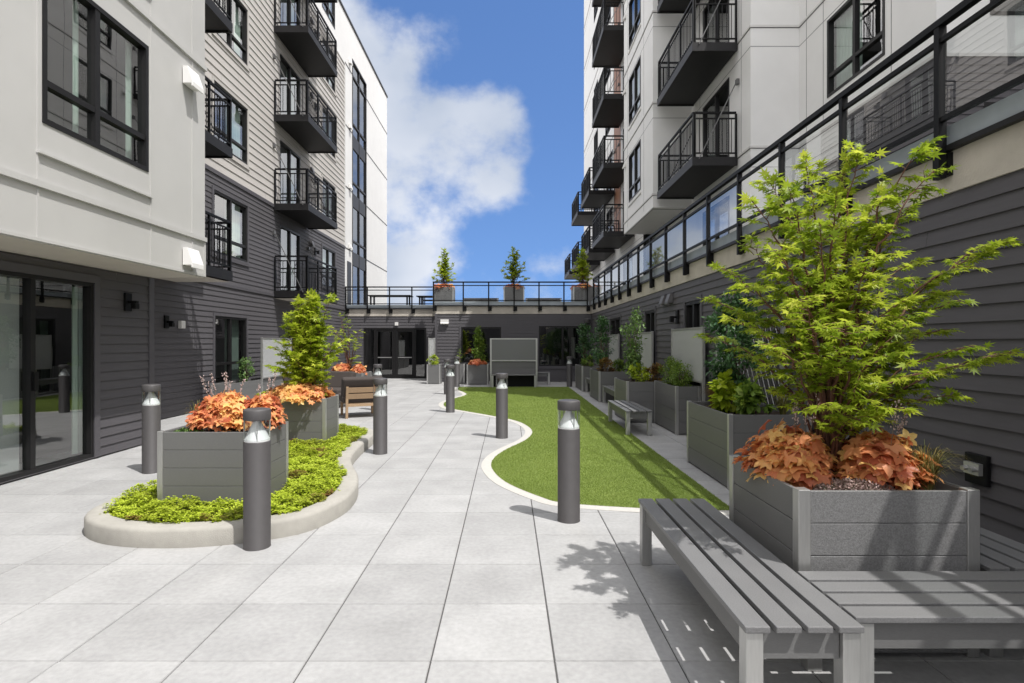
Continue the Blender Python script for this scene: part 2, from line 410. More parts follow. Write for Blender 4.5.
cb = N(nt,'ShaderNodeBackground'); cb.inputs[1].default_value = 1.0
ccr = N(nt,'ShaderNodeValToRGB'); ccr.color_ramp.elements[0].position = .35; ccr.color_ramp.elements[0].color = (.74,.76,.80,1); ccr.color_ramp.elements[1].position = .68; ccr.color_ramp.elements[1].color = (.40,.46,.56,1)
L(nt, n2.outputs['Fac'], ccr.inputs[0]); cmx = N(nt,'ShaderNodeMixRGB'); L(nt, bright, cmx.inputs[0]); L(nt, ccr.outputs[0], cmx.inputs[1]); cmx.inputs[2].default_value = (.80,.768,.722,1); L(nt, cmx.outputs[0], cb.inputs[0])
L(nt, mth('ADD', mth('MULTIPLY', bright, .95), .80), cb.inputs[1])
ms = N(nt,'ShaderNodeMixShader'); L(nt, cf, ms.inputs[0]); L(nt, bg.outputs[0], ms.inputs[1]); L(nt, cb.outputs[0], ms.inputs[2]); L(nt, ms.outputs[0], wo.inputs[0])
SC.view_settings.view_transform = 'Standard'; SC.view_settings.look = 'None'; SC.view_settings.gamma = 1; SC.view_settings.exposure = EXPOSURE
SC.view_settings.use_curve_mapping = False
SC.render.engine = 'CYCLES'
SC.cycles.max_bounces = 8; SC.cycles.transparent_max_bounces = 24; SC.cycles.diffuse_bounces = 4; SC.cycles.glossy_bounces = 4

# ------------------------------------------------------------------ walls
def cells(u0, u1, z0, z1, holes):
    """rectangles of a wall left over round rectangular holes (u0,u1,z0,z1)"""
    zs = sorted({z0, z1} | {z for h in holes for z in h[2:4] if z0 < z < z1})
    out = []
    for a, b in zip(zs, zs[1:]):
        mid = (a+b)/2; cur = [(u0, u1)]
        for h in holes:
            if h[2] < mid < h[3]:
                nx = []
                for p, q in cur:
                    if h[1] <= p or h[0] >= q: nx.append((p, q)); continue
                    if h[0] > p: nx.append((p, h[0]))
                    if h[1] < q: nx.append((h[1], q))
                cur = nx
        out += [(p, q, a, b) for p, q in cur]
    return out
def siding(mb, F, u0, u1, z0, z1, pitch, holes, lap=.015):
    n = max(1, round((z1-z0)/pitch)); p = (z1-z0)/n
    for r in range(n):
        a = z0 + r*p; b = a + p
        for (s, e, c, d) in cells(u0, u1, a, b, holes):
            fc = lap*(1-(c-a)/p); fd = lap*(1-(d-a)/p)
            # butt joints between boards
            cuts = [s]
            x = s + 1.2 + 2.4*((r*0.37) % 1.0)
            while x < e - .5: cuts.append(x); x += 3.6
            cuts.append(e)
            for g, h in zip(cuts, cuts[1:]):
                gg = g + (.0015 if g > s else 0); hh = h - (.0015 if h < e else 0)
                mb.quad([(gg,fc,c),(hh,fc,c),(hh,fd,d),(gg,fd,d)], F)
            if c == a: mb.quad([(s,-.004,c),(e,-.004,c),(e,fc,c),(s,fc,c)], F)
def flat_wall(mb, F, u0, u1, z0, z1, holes):
    for (s, e, c, d) in cells(u0, u1, z0, z1, holes): mb.quad([(s,0,c),(e,0,c),(e,0,d),(s,0,d)], F)
def rim(mb, F, u0, u1, z0, z1, w, d0, d1):
    mb.box(u0, u0+w, d0, d1, z0, z1, F); mb.box(u1-w, u1, d0, d1, z0, z1, F)
    mb.box(u0+w, u1-w, d0, d1, z0, z0+w, F); mb.box(u0+w, u1-w, d0, d1, z1-w, z1, F)
def window(b, F, u0, u1, z0, z1, trim=None, split=.5, low=.27, curtain=0, g='window_glass', fw=.055, name='window'):
    """framed window in its opening: upper lights over a low transom; sub-parts pane, curtain, trim"""
    mb = MB(); rim(mb, F, u0, u1, z0, z1, fw, -.10, .012)
    us = [u0+fw] + ([u0+(u1-u0)*split] if split else []) + [u1-fw]
    zt = z0 + (z1-z0)*low if low else None
    if split: mb.box(us[1]-fw*.7, us[1]+fw*.7, -.085, .004, z0+fw, z1-fw, F)
    if low:
        for k in range(len(us)-1):
            a = us[k] + (fw*.7 if k else 0); c = us[k+1] - (fw*.7 if k+1 < len(us)-1 else 0)
            mb.box(a, c, -.08, .001, zt-fw*.6, zt+fw*.6, F)
    w = mb.build(name, M['frame'], b)
    pm = MB(); pm.quad([(u0+fw*.5,-.045,z0+fw*.5),(u1-fw*.5,-.045,z0+fw*.5),(u1-fw*.5,-.045,z1-fw*.5),(u0+fw*.5,-.045,z1-fw*.5)], F)
    pm.build('pane', M[g], w)
    cm = MB()
    def drape(a, c):
        n = max(3, int((c-a)/.05)); 
        for k in range(n):
            x0 = a+(c-a)*k/n; x1 = a+(c-a)*(k+1)/n; d0 = -.16-.02*(k % 2); d1 = -.16-.02*((k+1) % 2)
            cm.quad([(x0,d0,z0+.02),(x1,d1,z0+.02),(x1,d1,z1-.02),(x0,d0,z1-.02)], F)
    wd = u1-u0
    if curtain & 1: drape(u0+wd*.02, u0+wd*.2)
    if curtain & 2: drape(u1-wd*.22, u1-wd*.02)
    if curtain & 4: drape(u0+wd*.5, u1-wd*.02)
    if curtain & 16: drape(u0+wd*.36, u0+wd*.43); drape(u1-wd*.12, u1-wd*.03)
    if curtain & 8: cm.quad([(u0+.02,-.13,z0+(z1-z0)*.45),(u1-.02,-.13,z0+(z1-z0)*.45),(u1-.02,-.13,z1),(u0+.02,-.13,z1)], F)
    if cm.v: cm.build('curtain', M['curtain'], w)
    if trim:
        tm = MB(); t = .075
        tm.box(u0-t, u0, -.01, .030, z0-t, z1+t, F); tm.box(u1, u1+t, -.01, .030, z0-t, z1+t, F)
        tm.box(u0, u1, -.01, .030, z1, z1+t, F); tm.box(u0-t-.02, u1+t+.02, -.01, .045, z0-t-.035, z0-t, F); tm.box(u0, u1, -.01, .028, z0-t, z0, F)
        tm.build('trim', M[trim], w)
    return w
def balcony(b, F, u0, u1, dep, zf, slabm='balcony', rods=True, pick=.105, rail=1.05):
    th = .20
    mb = MB(); mb.box(u0, u1, .03, dep, zf-th+.03, zf-.02, F)
    # channel rim standing proud of the underside
    mb.box(u0-.012, u1+.012, dep, dep+.05, zf-th, zf, F)
    mb.box(u0-.05, u0-.012, .03, dep+.05, zf-th, zf, F); mb.box(u1+.012, u1+.05, .03, dep+.05, zf-th, zf, F)
    s = mb.build('balcony', M['balcony'], b)
    r = MB(); zr = zf+rail; o = dep+.01
    def run(p, q):     # one straight side of the railing between two (u, d) points
        P = Vector((p[0],p[1])); Q = Vector((q[0],q[1])); ln = (Q-P).length; ax = 0 if abs(Q.x-P.x) > abs(Q.y-P.y) else 1
        def bar(z0, z1, w):
            if ax == 0: r.box(min(p[0],q[0]), max(p[0],q[0]), p[1]-w, p[1]+w, z0, z1, F)
            else: r.box(p[0]-w, p[0]+w, min(p[1],q[1]), max(p[1],q[1]), z0, z1, F)
        bar(zr-.045, zr, .025); bar(zr-.17, zr-.14, .014); bar(zf+.08, zf+.11, .014)
        npost = max(1, round(ln/1.0))
        for k in range(npost+1):
            c = P.lerp(Q, k/npost); r.box(c.x-.022, c.x+.022, c.y-.022, c.y+.022, zf-.01, zr-.045, F)
        n = int(ln/pick)
        for k in range(1, n):
            c = P.lerp(Q, k/n); r.box(c.x-.007, c.x+.007, c.y-.007, c.y+.007, zf+.11, zr-.14, F)
    run((u0-.02, o), (u1+.02, o)); run((u0-.02, .05), (u0-.02, o-.025)); run((u1+.02, .05), (u1+.02, o-.025))
    r.build('railing', M['black'], s)
    if rods:
        for u in (u0-.07, u1+.07):
            t = MB(); t.tube([F(u,.06,zf+1.72), F(u,dep-.1,zf-.05)], .012, 6); t.box(u-.05, u+.05, .012, .07, zf+1.66, zf+1.78, F)
            t.build('tension_rod', M['rod'], s)
    return s
def vent_hood(b, F, u, z, m='vent', s=1.0):
    mb = MB(); w = .15*s; mb.prism([(.012,z+.16*s),(.085*s,z+.16*s),(.16*s,z-.06*s),(.16*s,z-.13*s),(.14*s,z-.13*s),(.135*s,z-.09*s),(.012,z-.09*s)], u-w, u+w, F)
    return mb.build('vent_hood', M[m], b, bevel=.004)
def wall_lamp(b, F, u, z):
    mb = MB(); mb.box(u-.07, u+.07, .012, .045, z-.13, z+.13, F); mb.box(u-.03, u+.03, .045, .17, z-.02, z+.02, F)
    mb.box(u-.045, u+.045, .10, .17, z-.10, z-.02, F)
    return mb.build('wall_lamp', M['black'], b, bevel=.004)
def core(b, x0, x1, y0, y1, z0, z1):
    mb = MB(); mb.box(x0, x1, y0, y1, z0, z1); return mb.build('interior', M['interior'], b)
def slide_door(b, F, u0, u1, z0, z1, g='window_glass', curtain=2, blind=True, trim=None, flip=False):
    w = window(b, F, u0, u1, z0, z1, trim, .5, 0, curtain, g, .06, 'door')
    mb = MB(); um = (u0+u1)/2
    a, c = (um+.05, u1-.06) if flip else (u0+.06, um-.05)
    if blind:
        mb.quad([(a,-.12,z0+.06),(c,-.12,z0+.06),(c,-.12,z1-.06),(a,-.12,z1-.06)], F); mb.build('blind', M['screen_blind'], w)
    return w

# ------------------------------------------------------------------ apartment block on the left
LB = thing('apartment_block', 'apartment block with a white overhanging volume, charcoal ground floor and pale lap siding', 'building', (-7,9,0))
FA = left_F(-5.56); FW = left_F(-4.73); FB = left_F(-7.0)
doorA = (5.55, 7.62, .03, 2.36)
mb = MB(); siding(mb, FA, -4, 8.78, .02, 2.56, .125, [doorA]); mb.build('siding_wall', M['dark_siding'], LB)
mb = MB(); mb.box(8.78, 8.90, -.12, .028, .02, 2.56, FA); mb.box(-4, 5.47, -.01, .022, .0, .02, FA)
mb.box(7.62, 7.72, -.01, .03, .02, 2.46, FA); mb.box(5.47, 7.62, -.01, .03, 2.36, 2.46, FA)
mb.box(-7, -5.70, 8.84, 8.90, 0, 2.56); mb.build('corner_trim', M['dark_trim'], LB)
d = window(LB, FA, *doorA, None, .535, 0, 0, 'window_glass', .05, 'door')
mb = MB(); mb.quad([(5.61,-.11,.09),(6.6,-.11,.09),(6.6,-.11,2.3),(5.61,-.11,2.3)], FA); mb.build('blind', M['pale_blind'], d)
mb = MB()
for k in range(6): mb.quad([(7.46+k*.05,-.16-.02*(k%2),.09),(7.51+k*.05,-.16-.02*((k+1)%2),.09),(7.51+k*.05,-.16-.02*((k+1)%2),2.3),(7.46+k*.05,-.16-.02*(k%2),2.3)], FA)
mb.build('curtain', M['curtain'], d)
mb = MB(); mb.box(6.64, 6.70, .0, .035, 1.0, 1.22, FA); mb.build('handle', M['black'], d)
# white volume
ZT = 15.7
wW = [(5.775,7.475,3.80+2.66*k,5.45+2.66*k) for k in range(4)] + [(1.2,2.9,3.80+2.66*k,5.45+2.66*k) for k in range(4)]
mb = MB(); flat_wall(mb, FW, -4, 8.88, 2.57, ZT, wW)
mb.quad([(-4.73,-4,2.57),(-4.73,-4,ZT),(-9,-4,ZT),(-9,-4,2.57)]); mb.quad([(-4.73,8.88,2.57),(-4.73,8.88,ZT),(-9,8.88,ZT),(-9,8.88,2.57)])
mb.build('panel_wall', M['offwhite'], LB)
mb = MB(); mb.quad([(-4.73,-4,2.572),(-4.73,8.88,2.572),(-7.3,8.88,2.572),(-7.3,-4,2.572)]); mb.build('soffit', M['soffit'], LB)
mb = MB(); mb.box(-9, -4.70, -4.02, 8.90, ZT, ZT+.12); mb.box(-14, -6.96, 8.905, 32.95, ZT-.002, ZT+.10); mb.build('roof', M['frame'], LB)
for i, h in enumerate(wW): window(LB, FW, *h, None, .46, .26, 16)
mb = MB()
for k in range(5):
    z = 3.12 + 2.66*k; mb.box(-4, 8.885, -.005, .035, z+.01, z+.075, FW)
mb.box(-4, 8.883, -.004, .016, 2.585, 2.62, FW)
for k in range(4):
    z = 3.47 + 2.66*k; mb.box(5.70, 7.53, -.004, .04, z, z+.025, FW)
for u in (5.72, 7.53, 8.52):
    for k in range(5):
        z0 = 3.205+2.66*k; z1 = z0+2.575
        if k == 4: z1 = ZT-.01
        if u == 8.52: mb.box(u-.012, u+.012, -.004, .010, z0, z1, FW)
        else: mb.box(u-.012, u+.012, -.004, .010, z0, z1, FW)
    mb.box(u-.012, u+.012, -.004, .010, 2.62, 3.12, FW)
for u in (3.2, .8): mb.box(u-.012, u+.012, -.004, .010, 3.205, 5.7, FW)
mb.box(8.84, 8.884, -.004, .014, 2.62, 3.12, FW)
mb.build('panel_trim', M['offwhite'], LB)
vent_hood(LB, FW, 8.40, 2.78); vent_hood(LB, FW, 8.40, 5.42); vent_hood(LB, FW, 8.40, 8.08)
wall_lamp(LB, FA, 8.28, 2.15)
# long recessed wall
FL = [3.1, 5.7, 8.35, 11.0, 13.6]
hB = []
def addw(u0, u1, z0, z1): hB.append((u0,u1,z0,z1)); return (u0,u1,z0,z1)
gw = addw(13.55,15.2,.54,2.2)
gd = addw(18.0,19.8,.03,2.2)
wins = []
for k, zf in enumerate(FL):
    wins.append((addw(13.5,15.25,zf+.6,zf+2.1), k)); wins.append((addw(21.4,23.0,zf+.6,zf+2.1), k))
doors = []
for k, zf in enumerate(FL):
    doors.append((addw(17.45,19.15,zf,zf+2.08), k)); doors.append((addw(10.2,11.6,zf,zf+2.08), k))
mb = MB(); siding(mb, FB, 8.9, 24.4, .02, 2.93, .125, hB); siding(mb, FB, 8.9, 24.4, 3.0, 5.58, .125, hB)
mb.build('siding_wall', M['dark_siding'], LB)
mb = MB(); siding(mb, FB, 8.9, 24.32, 5.68, 13.45, .205, hB, .02); mb.build('siding_wall', M['light_siding'], LB)
mb = MB(); mb.box(8.9, 24.4, -.02, .035, 2.93, 3.0, FB); mb.box(8.9, 24.4, -.02, .035, 5.58, 5.68, FB); mb.build('belt_trim', M['dark_trim'], LB)
mb = MB(); flat_wall(mb, FB, 8.9, 24.4, 13.5, ZT, hB)
swin = (25.55, 28.1, 3.0, 14.3)
flat_wall(mb, FB, 24.4, 32.9, 2.9, ZT, [swin]); mb.quad([(-7,32.9,0),(-7,32.9,ZT),(-14,32.9,ZT),(-14,32.9,0)]); mb.build('panel_wall', M['white'], LB)
mb = MB(); mb.box(8.9, 24.4, -.02, .03, 13.45, 13.5, FB); mb.box(24.32, 24.42, -.02, .03, 5.68, 13.45, FB)
mb.build('panel_trim', M['white_trim'], LB)
mb = MB()
for z in (5.62, 8.28, 10.93, 13.57):
    for a, c in ((24.42,25.5),(28.15,32.9)): mb.box(a, c, -.01, .014, z, z+.035, FB)
mb.build('panel_joint', M['dark_trim'], LB)
window(LB, FB, *gw, 'dark_trim', .5, .3, 5, 'dark_glass'); slide_door(LB, FB, *gd, 'dark_glass', 2, True, 'dark_trim')
for i, (h, k) in enumerate(wins): window(LB, FB, *h, 'dark_trim' if k == 0 else None if k == 4 else 'light_siding', .5, .27, (4,6,2,8,4)[(i*3) % 5])
for i, (h, k) in enumerate(doors): slide_door(LB, FB, *h, curtain=6, blind=True)
# the tall strip of stair windows
fr = MB(); zz = [3.0, 5.2, 7.85, 10.5, 14.3]
for zc in (5.35, 8.0, 10.65):
    fr.box(25.62, 28.03, -.08, -.01, zc-.30, zc+.30, FB)
rim(fr, FB, *swin, .075, -.1, .02); fr.box(26.78, 26.86, -.09, .004, 3.08, 14.22, FB)
for zc in (6.15, 8.8, 11.45, 13.6): fr.box(25.625, 28.025, -.085, .0, zc-.04, zc+.04, FB)
w = fr.build('window', M['frame'], LB)
pm = MB(); pm.quad([(25.6,-.05,3.05),(28.05,-.05,3.05),(28.05,-.05,14.25),(25.6,-.05,14.25)], FB); pm.build('pane', M['window_glass'], w)
mb = MB(); mb.box(24.75, 25.35, -.02, .02, 3.05, 5.1, FB); mb.build('door', M['frame'], LB)
for z in (5.75, 8.4, 11.05, 13.9): vent_hood(LB, FB, 25.1, z, 'vent', .8)
for k, zf in enumerate(FL):
    balcony(LB, FB, 17.0, 19.8, 1.0, zf); balcony(LB, FB, 9.5, 12.0, 1.12, zf-.04)
    wall_lamp(LB, FB, 20.6, zf+1.75); 
for k, zf in enumerate(FL[:4]): vent_hood(LB, FB, 20.2, zf+1.95, 'vent_grey', .7)
mb = MB(); mb.quad([(-7,17,2.875),(-5.98,17,2.875),(-5.98,19.8,2.875),(-7,19.8,2.875)]); mb.quad([(-7,9.5,2.835),(-5.86,9.5,2.835),(-5.86,12.0,2.835),(-7,12.0,2.835)])
mb.build('soffit', M['soffit'], LB)
wall_lamp(LB, FB, 11.62, 1.98)
mb = MB(); mb.box(12.05, 12.2, .012, .09, 1.86, 2.02, FB); mb.build('strobe_light', M['vent'], LB, bevel=.01)
core(LB, -9, -5.2, -3.98, 8.8, 2.6, ZT-.02); core(LB, -9, -6.3, -3.98, 8.8, 0, 2.5); core(LB, -13.9, -7.5, 9.1, 32.8, 0, ZT-.02)

# ------------------------------------------------------------------ low link wing across the far end
EW = thing('link_wing', 'single storey charcoal wing with glazed entrance doors under a roof terrace', 'building', (-2,23,0))
FE = front_F(22.5); FD = front_F(24.5)
e1 = (-1.85,-.27,.77,2.16); e2 = (1.22,3.1,.62,2.2); ed = (-6.2,-3.52,.02,2.18)
mb = MB(); siding(mb, FE, -2.8, 3.3, .02, 2.68, .125, [e1,e2]); siding(mb, FD, -7, -2.87, .02, 2.68, .125, [ed])
mb.quad([(-2.87,22.5,0),(-2.87,24.5,0),(-2.87,24.5,2.68),(-2.87,22.5,2.68)]); mb.build('siding_wall', M['dark_siding'], EW)
mb = MB(); mb.box(-2.89, -2.8, -.01, .03, .0, 2.68, FE); mb.build('corner_trim', M['dark_trim'], EW)
mb = MB(); mb.box(-2.9, 3.285, -.3, .03, 2.68, 2.98, FE); mb.box(-6.995, -2.9, -.3, .03, 2.68, 2.98, FD); mb.build('slab_edge', M['slab'], EW)
mb = MB(); mb.box(-2.95, 3.2, -.02, .10, 2.98, 3.02, FE); mb.box(-7, -2.95, -.02, .10, 2.98, 3.02, FD); mb.build('drip_edge', M['frame'], EW)
mb = MB(); mb.box(-2.95, 3.2, -.02, .06, 3.02, 3.17, FE); mb.box(-7, -2.95, -.02, .06, 3.02, 3.17, FD); mb.build('flashing', M['flashing'], EW)
mb = MB(); mb.box(-6.98, 3.28, 24.55, 36, 2.9, 3.0); mb.box(-2.85, 3.28, 22.55, 24.548, 2.9, 3.0); mb.build('terrace_deck', M['paver'], EW)
window(EW, FE, *e1, 'dark_trim', .5, 0, 0, 'dark_glass'); window(EW, FE, *e2, 'dark_trim', .5, 0, 0, 'dark_glass')
# entrance: two leaves between sidelights
fr = MB(); rim(fr, FD, *ed, .07, -.1, .03)
for u in (-5.735,-4.87,-4.005): fr.box(u-.035, u+.035, -.09, .025, .09, 2.11, FD)
w = fr.build('entrance_frame', M['frame'], EW)
for a, c in ((-5.69,-4.915),(-4.825,-4.05)):
    m2 = MB(); rim(m2, FD, a, c, .1, 2.1, .075, -.06, .01); m2.box(a+.075, c-.075, -.055, .005, .86, .95, FD)
    dd = m2.build('door', M['frame'], EW)
    m2 = MB(); m2.quad([(a+.05,-.03,.15),(c-.05,-.03,.15),(c-.05,-.03,2.05),(a+.05,-.03,2.05)], FD); m2.build('pane', M['dark_glass'], dd)
    m2 = MB(); hx = c-.06 if a < -5 else a+.03; m2.box(a+.09, c-.09, .012, .04, .89, .92, FD); m2.build('handle', M['alu'], dd)
for a, c in ((-6.13,-5.77),(-3.97,-3.59)):
    m2 = MB(); m2.quad([(a,-.04,.09),(c,-.04,.09),(c,-.04,2.11),(a,-.04,2.11)], FD); m2.build('pane', M['dark_glass'], w)
core(EW, -6.9, 3.2, 25.3, 35.9, 0, 2.88); core(EW, -2.6, 3.2, 23.2, 25.29, 0, 2.88)
mb = MB(); mb.box(-2.66, -2.34, .012, .10, 2.34, 2.46, FE); mb.prism([(.012,2.34),(.10,2.34),(.13,2.30),(.012,2.26)], -2.66, -2.34, FE); mb.build('wall_lamp', M['vent'], EW)
mb = MB(); mb.box(-4.86, -4.72, .012, .08, 2.28, 2.42, FD); mb.build('strobe_light', M['vent'], EW)
mb = MB(); mb.lathe([(.07,2.32),(.10,2.36),(.10,2.46),(.11,2.50)], 14, (3.12,22.38)); mb.build('security_camera', M['vent_grey'], EW, smooth=True)

# ------------------------------------------------------------------ apartment block on the right
RB = thing('apartment_block', 'tall white panelled apartment block with stepped bays above a charcoal podium wall', 'building', (5,12,0))
FP = right_F(3.3)
hP = [(9.7,10.55,.02,2.3), (12.7,13.6,.02,2.3), (16.6,18.2,.02,2.3)]
mb = MB(); siding(mb, FP, -4, 22.5, .02, 2.68, .122, hP, .016); mb.build('siding_wall', M['dark_siding'], RB)
mb = MB(); mb.box(-4, 22.47, -.3, .02, 2.68, 2.98, FP); mb.build('slab_edge', M['slab'], RB)
mb = MB(); mb.box(-4, 22.36, -.02, .07, 2.98, 3.02, FP); mb.build('drip_edge', M['frame'], RB)
mb = MB(); mb.box(-4, 22.40, -.02, .04, 3.02, 3.17, FP); mb.build('flashing', M['flashing'], RB)
mb = MB(); mb.box(3.33, 12, -4, 36, 2.88, 3.0); mb.build('terrace_deck', M['paver'], RB)
mb = MB(); mb.box(5.03, 5.06, .0, .03, .9, 2.0, FP); mb.build('joint_trim', M['dark_trim'], RB)
for h in hP: slide_door(RB, FP, *h, 'dark_glass', 2, True, 'dark_trim')
wall_lamp(RB, FP, 11.0, 2.05); vent_hood(RB, FP, 11.9, 2.42, 'vent_grey', .75); vent_hood(RB, FP, 11.45, 2.42, 'vent_grey', .75)
mb = MB(); mb.box(3.87, 4.06, .012, .045, .58, .79, FP); ob = mb.build('outlet_box', M['black'], RB, bevel=.006)
mb = MB(); mb.box(3.90, 4.03, .045, .075, .65, .73, FP); mb.tube([(3.225,3.93,.69),(3.19,3.93,.685)], .018, 8); mb.tube([(3.225,4.0,.69),(3.19,4.0,.685)], .018, 8); mb.build('hose_tap', M['alu'], ob)
FR = [3.0, 5.85, 8.5, 11.15, 13.8, 16.45, 19.1, 21.75]
XA, XB, XC, XD = 6.4, 5.33, 4.2, 4.9
Fa, Fb, Fc, Fd = right_F(XA), right_F(XB), right_F(XC), right_F(XD)
ZA, ZB, ZD = 11.3, 16.5, 26.5
wa = [(9.66,11.4,6.45,8.0)]; da = [(11.0,12.3,3.02,5.15)]; YN = 8.5; wn = [(7.2,8.6,6.45,8.0)]; dn = [(7.1,8.7,3.02,5.15)]
db = [(13.7,15.55,z+.02,z+2.1) for z in FR[:5]]
wc = [(18.0,19.75,z+.55,z+2.15) for z in FR[1:5]]
wd = [(22.4,24.2,z+.02,z+2.1) for z in FR[:8]] + [(26.6,28.3,z+.02,z+2.1) for z in FR[:3]] + [(30.7,32.5,z+.02,z+2.1) for z in FR[:3]] + [(27.2,28.6,z+.6,z+2.1) for z in FR[3:8]] + [(31.0,32.4,z+.6,z+2.1) for z in FR[3:8]]
mb = MB()
flat_wall(mb, Fa, YN, 12.5, 5.85, ZA, wa); flat_wall(mb, Fa, 10.7, 12.5, 3.0, 5.85, da); flat_wall(mb, front_F(YN), XA, 12, 5.85, ZA, wn); flat_wall(mb, front_F(12.5), XB, XA, 3.0, ZB, [])
mb.quad([(XA,12.5,ZA),(12,12.5,ZA),(12,12.5,ZB),(XA,12.5,ZB)])
flat_wall(mb, Fb, 12.5, 22, 3.0, 5.55, db); flat_wall(mb, Fb, 12.5, 16.5, 5.55, ZB, db)
flat_wall(mb, front_F(16.5), XC, XB, 5.5, ZB, []); flat_wall(mb, Fc, 16.5, 20.6, 5.5, ZB, wc)
mb.quad([(XC,20.6,5.5),(XD+.5,20.6,5.5),(XD+.5,20.6,ZB),(XC,20.6,ZB)])
wood = [(24.7,26.3,5.9,26.4)]
flat_wall(mb, Fd, 20.6, 36.7, 3.0, ZD, wd+wood); mb.quad([(XD,36.7,0),(12,36.7,0),(12,36.7,ZD),(XD,36.7,ZD)]); mb.quad([(XD,20.6,ZB),(12,20.6,ZB),(12,20.6,ZD),(XD,20.6,ZD)])
mb.quad([(9,-4,3),(9,YN,3),(9,YN,15.4),(9,-4,15.4)]); mb.quad([(9,YN,ZA),(12,YN,ZA),(12,YN,15.4),(9,YN,15.4)]); mb.quad([(9,-4,3),(12,-4,3),(12,-4,15.4),(9,-4,15.4)])  # unseen wall added outside the frame to shade the terrace return
mb.build('panel_wall', M['white'], RB)
mb = MB(); siding(mb, Fa, YN, 10.7, 3.0, 5.83, .125, []); siding(mb, front_F(YN), XA, 12, 3.0, 5.83, .125, dn); mb.build('siding_wall', M['dark_siding'], RB)
mb = MB(); mb.box(24.7, 26.3, -.05, -.01, 5.9, 26.4, Fd); mb.build('timber_cladding', M['wood_panel'], RB)
mb = MB(); mb.box(XC, XB, 16.5, 20.6, 5.47, 5.5); mb.build('soffit', M['white'], RB)
mb = MB(); mb.box(8.96, 12.5, -4.05, YN-.045, 15.4, 15.5); mb.box(XA-.04, 12.5, YN-.04, 11.6, ZA, ZA+.12); mb.box(XA-.6, 12.5, 11.602, 12.46, ZA, ZA+.12); mb.box(XB-.03, 12.5, 12.47, 16.47, ZB, ZB+.12); mb.box(XC-.03, 12.5, 16.475, 20.59, ZB, ZB+.12); mb.box(XD-.03, 12.5, 20.595, 36.75, ZD, ZD+.12)  # unseen eave added to shade the return; also caps the added wall
mb.build('roof', M['frame'], RB)
tr = MB(); jo = MB()
for k, zf in enumerate(FR):
    z = zf-.02
    for F, a, c, top in ((Fa,YN,12.49,ZA),(Fb,12.51,16.49,ZB),(Fc,16.51,20.58,ZB),(Fd,20.62,36.7,ZD)):
        if z < top-.3 and not (F is Fb and k == 0) and k > 0:
            if F is Fd: segs = [(20.62,24.68),(26.32,36.7)]
            else: segs = [(a,c)]
            for s, e in segs:
                tr.box(s, e, -.005, .022, z, z+.05, F); jo.box(s, e, -.004, .006, z-.012, z, F); jo.box(s, e, -.004, .003, z-.42, z-.41, F)
    if 0 < k < 4:
        tr.box(XA-.02, 12, -.005, .022, z, z+.05, front_F(YN)); jo.box(XA, 12, -.004, .006, z-.012, z, front_F(YN)) if k > 1 else None
    if k > 0 and z < ZB-.3:
        tr.box(XB-.02, XA, -.005, .022, z, z+.05, front_F(12.5)); jo.box(XB, XA, -.004, .006, z-.012, z, front_F(12.5)); jo.box(XB, XA, -.004, .003, z-.42, z-.41, front_F(12.5))
        tr.box(XC-.02, XB, -.005, .022, z, z+.05, front_F(16.5)); jo.box(XC, XB, -.004, .006, z-.012, z, front_F(16.5)); jo.box(XC, XB, -.004, .003, z-.42, z-.41, front_F(16.5))
for F, u, z0, z1 in ((Fa,11.55,6.0,ZA),(Fa,9.5,6.0,ZA),(Fa,12.2,6.0,ZA),(Fb,15.8,5.9,ZB),(Fb,13.0,5.9,ZB),(Fc,17.6,5.6,ZB),(Fc,20.0,5.6,ZB)):
    jo.box(u-.005, u+.005, -.004, .003, z0, z1-.02, F)
for (a,c,z0,z1) in wc: tr.box(a-.05, c+.05, -.004, .03, z0-.14, z0-.10, Fc)
tr.build('panel_trim', M['white_trim'], RB); jo.build('panel_joint', M['dark_trim'], RB)
for i, h in enumerate(wa): window(RB, Fa, *h, None, .5, .27, (4,2)[i])
for h in wn: window(RB, front_F(YN), *h, None, .5, .27, 4)
for h in dn: slide_door(RB, front_F(YN), *h, curtain=6)
for i, h in enumerate(da): slide_door(RB, Fa, *h, curtain=6)
for i, h in enumerate(db): slide_door(RB, Fb, *h, curtain=3, flip=True)
for i, h in enumerate(wc): window(RB, Fc, *h, None, .5, .27, (2,4,3,8)[i % 4])
for i, h in enumerate(wd):
    (slide_door if h[3]-h[2] > 2 else window)(RB, Fd, *h)
for k, zf in enumerate(FR):
    if 0 < k < 5: balcony(RB, Fb, 13.2, 16.2, 1.02, zf)
    if k > 0: balcony(RB, Fd, 22.0, 24.9, 1.17, zf)
for zf in FR[1:3]:
    balcony(RB, Fd, 26.0, 28.7, 1.17, zf); balcony(RB, Fd, 30.2, 33.0, 1.17, zf)
balcony(RB, Fd, 34.3, 37.2, 1.17, FR[1])
for k in (1,2,3): vent_hood(RB, Fc, 20.35, FR[k]+2.0, 'vent', .6)
core(RB, 7.0, 12, 9.1, 12.4, 3.05, ZA-.02); core(RB, 5.9, 12, 12.6, 20.5, 3.05, ZB-.02); core(RB, 4.75, 5.89, 16.6, 20.5, 5.6, ZB-.02); core(RB, 5.5, 12, 20.62, 36.6, 3.05, ZD-.02)
core(RB, 3.9, 12, -3.9, 22.6, 0, 2.87)

# unseen wing added behind the camera so the far panes reflect dark siding
mb = MB(); siding(mb, (lambda u,d,z: (u,-9+d,z)), -14, 12, 0, 4.2, .125, [(-4,-2.2,.05,2.3),(1,2.8,.7,2.2)]); mb.build('siding_wall', M['dark_siding'], RB)
mb = MB(); mb.box(-14, 12, -12, -9.1, 0, 4.15); mb.build('interior', M['interior'], RB)
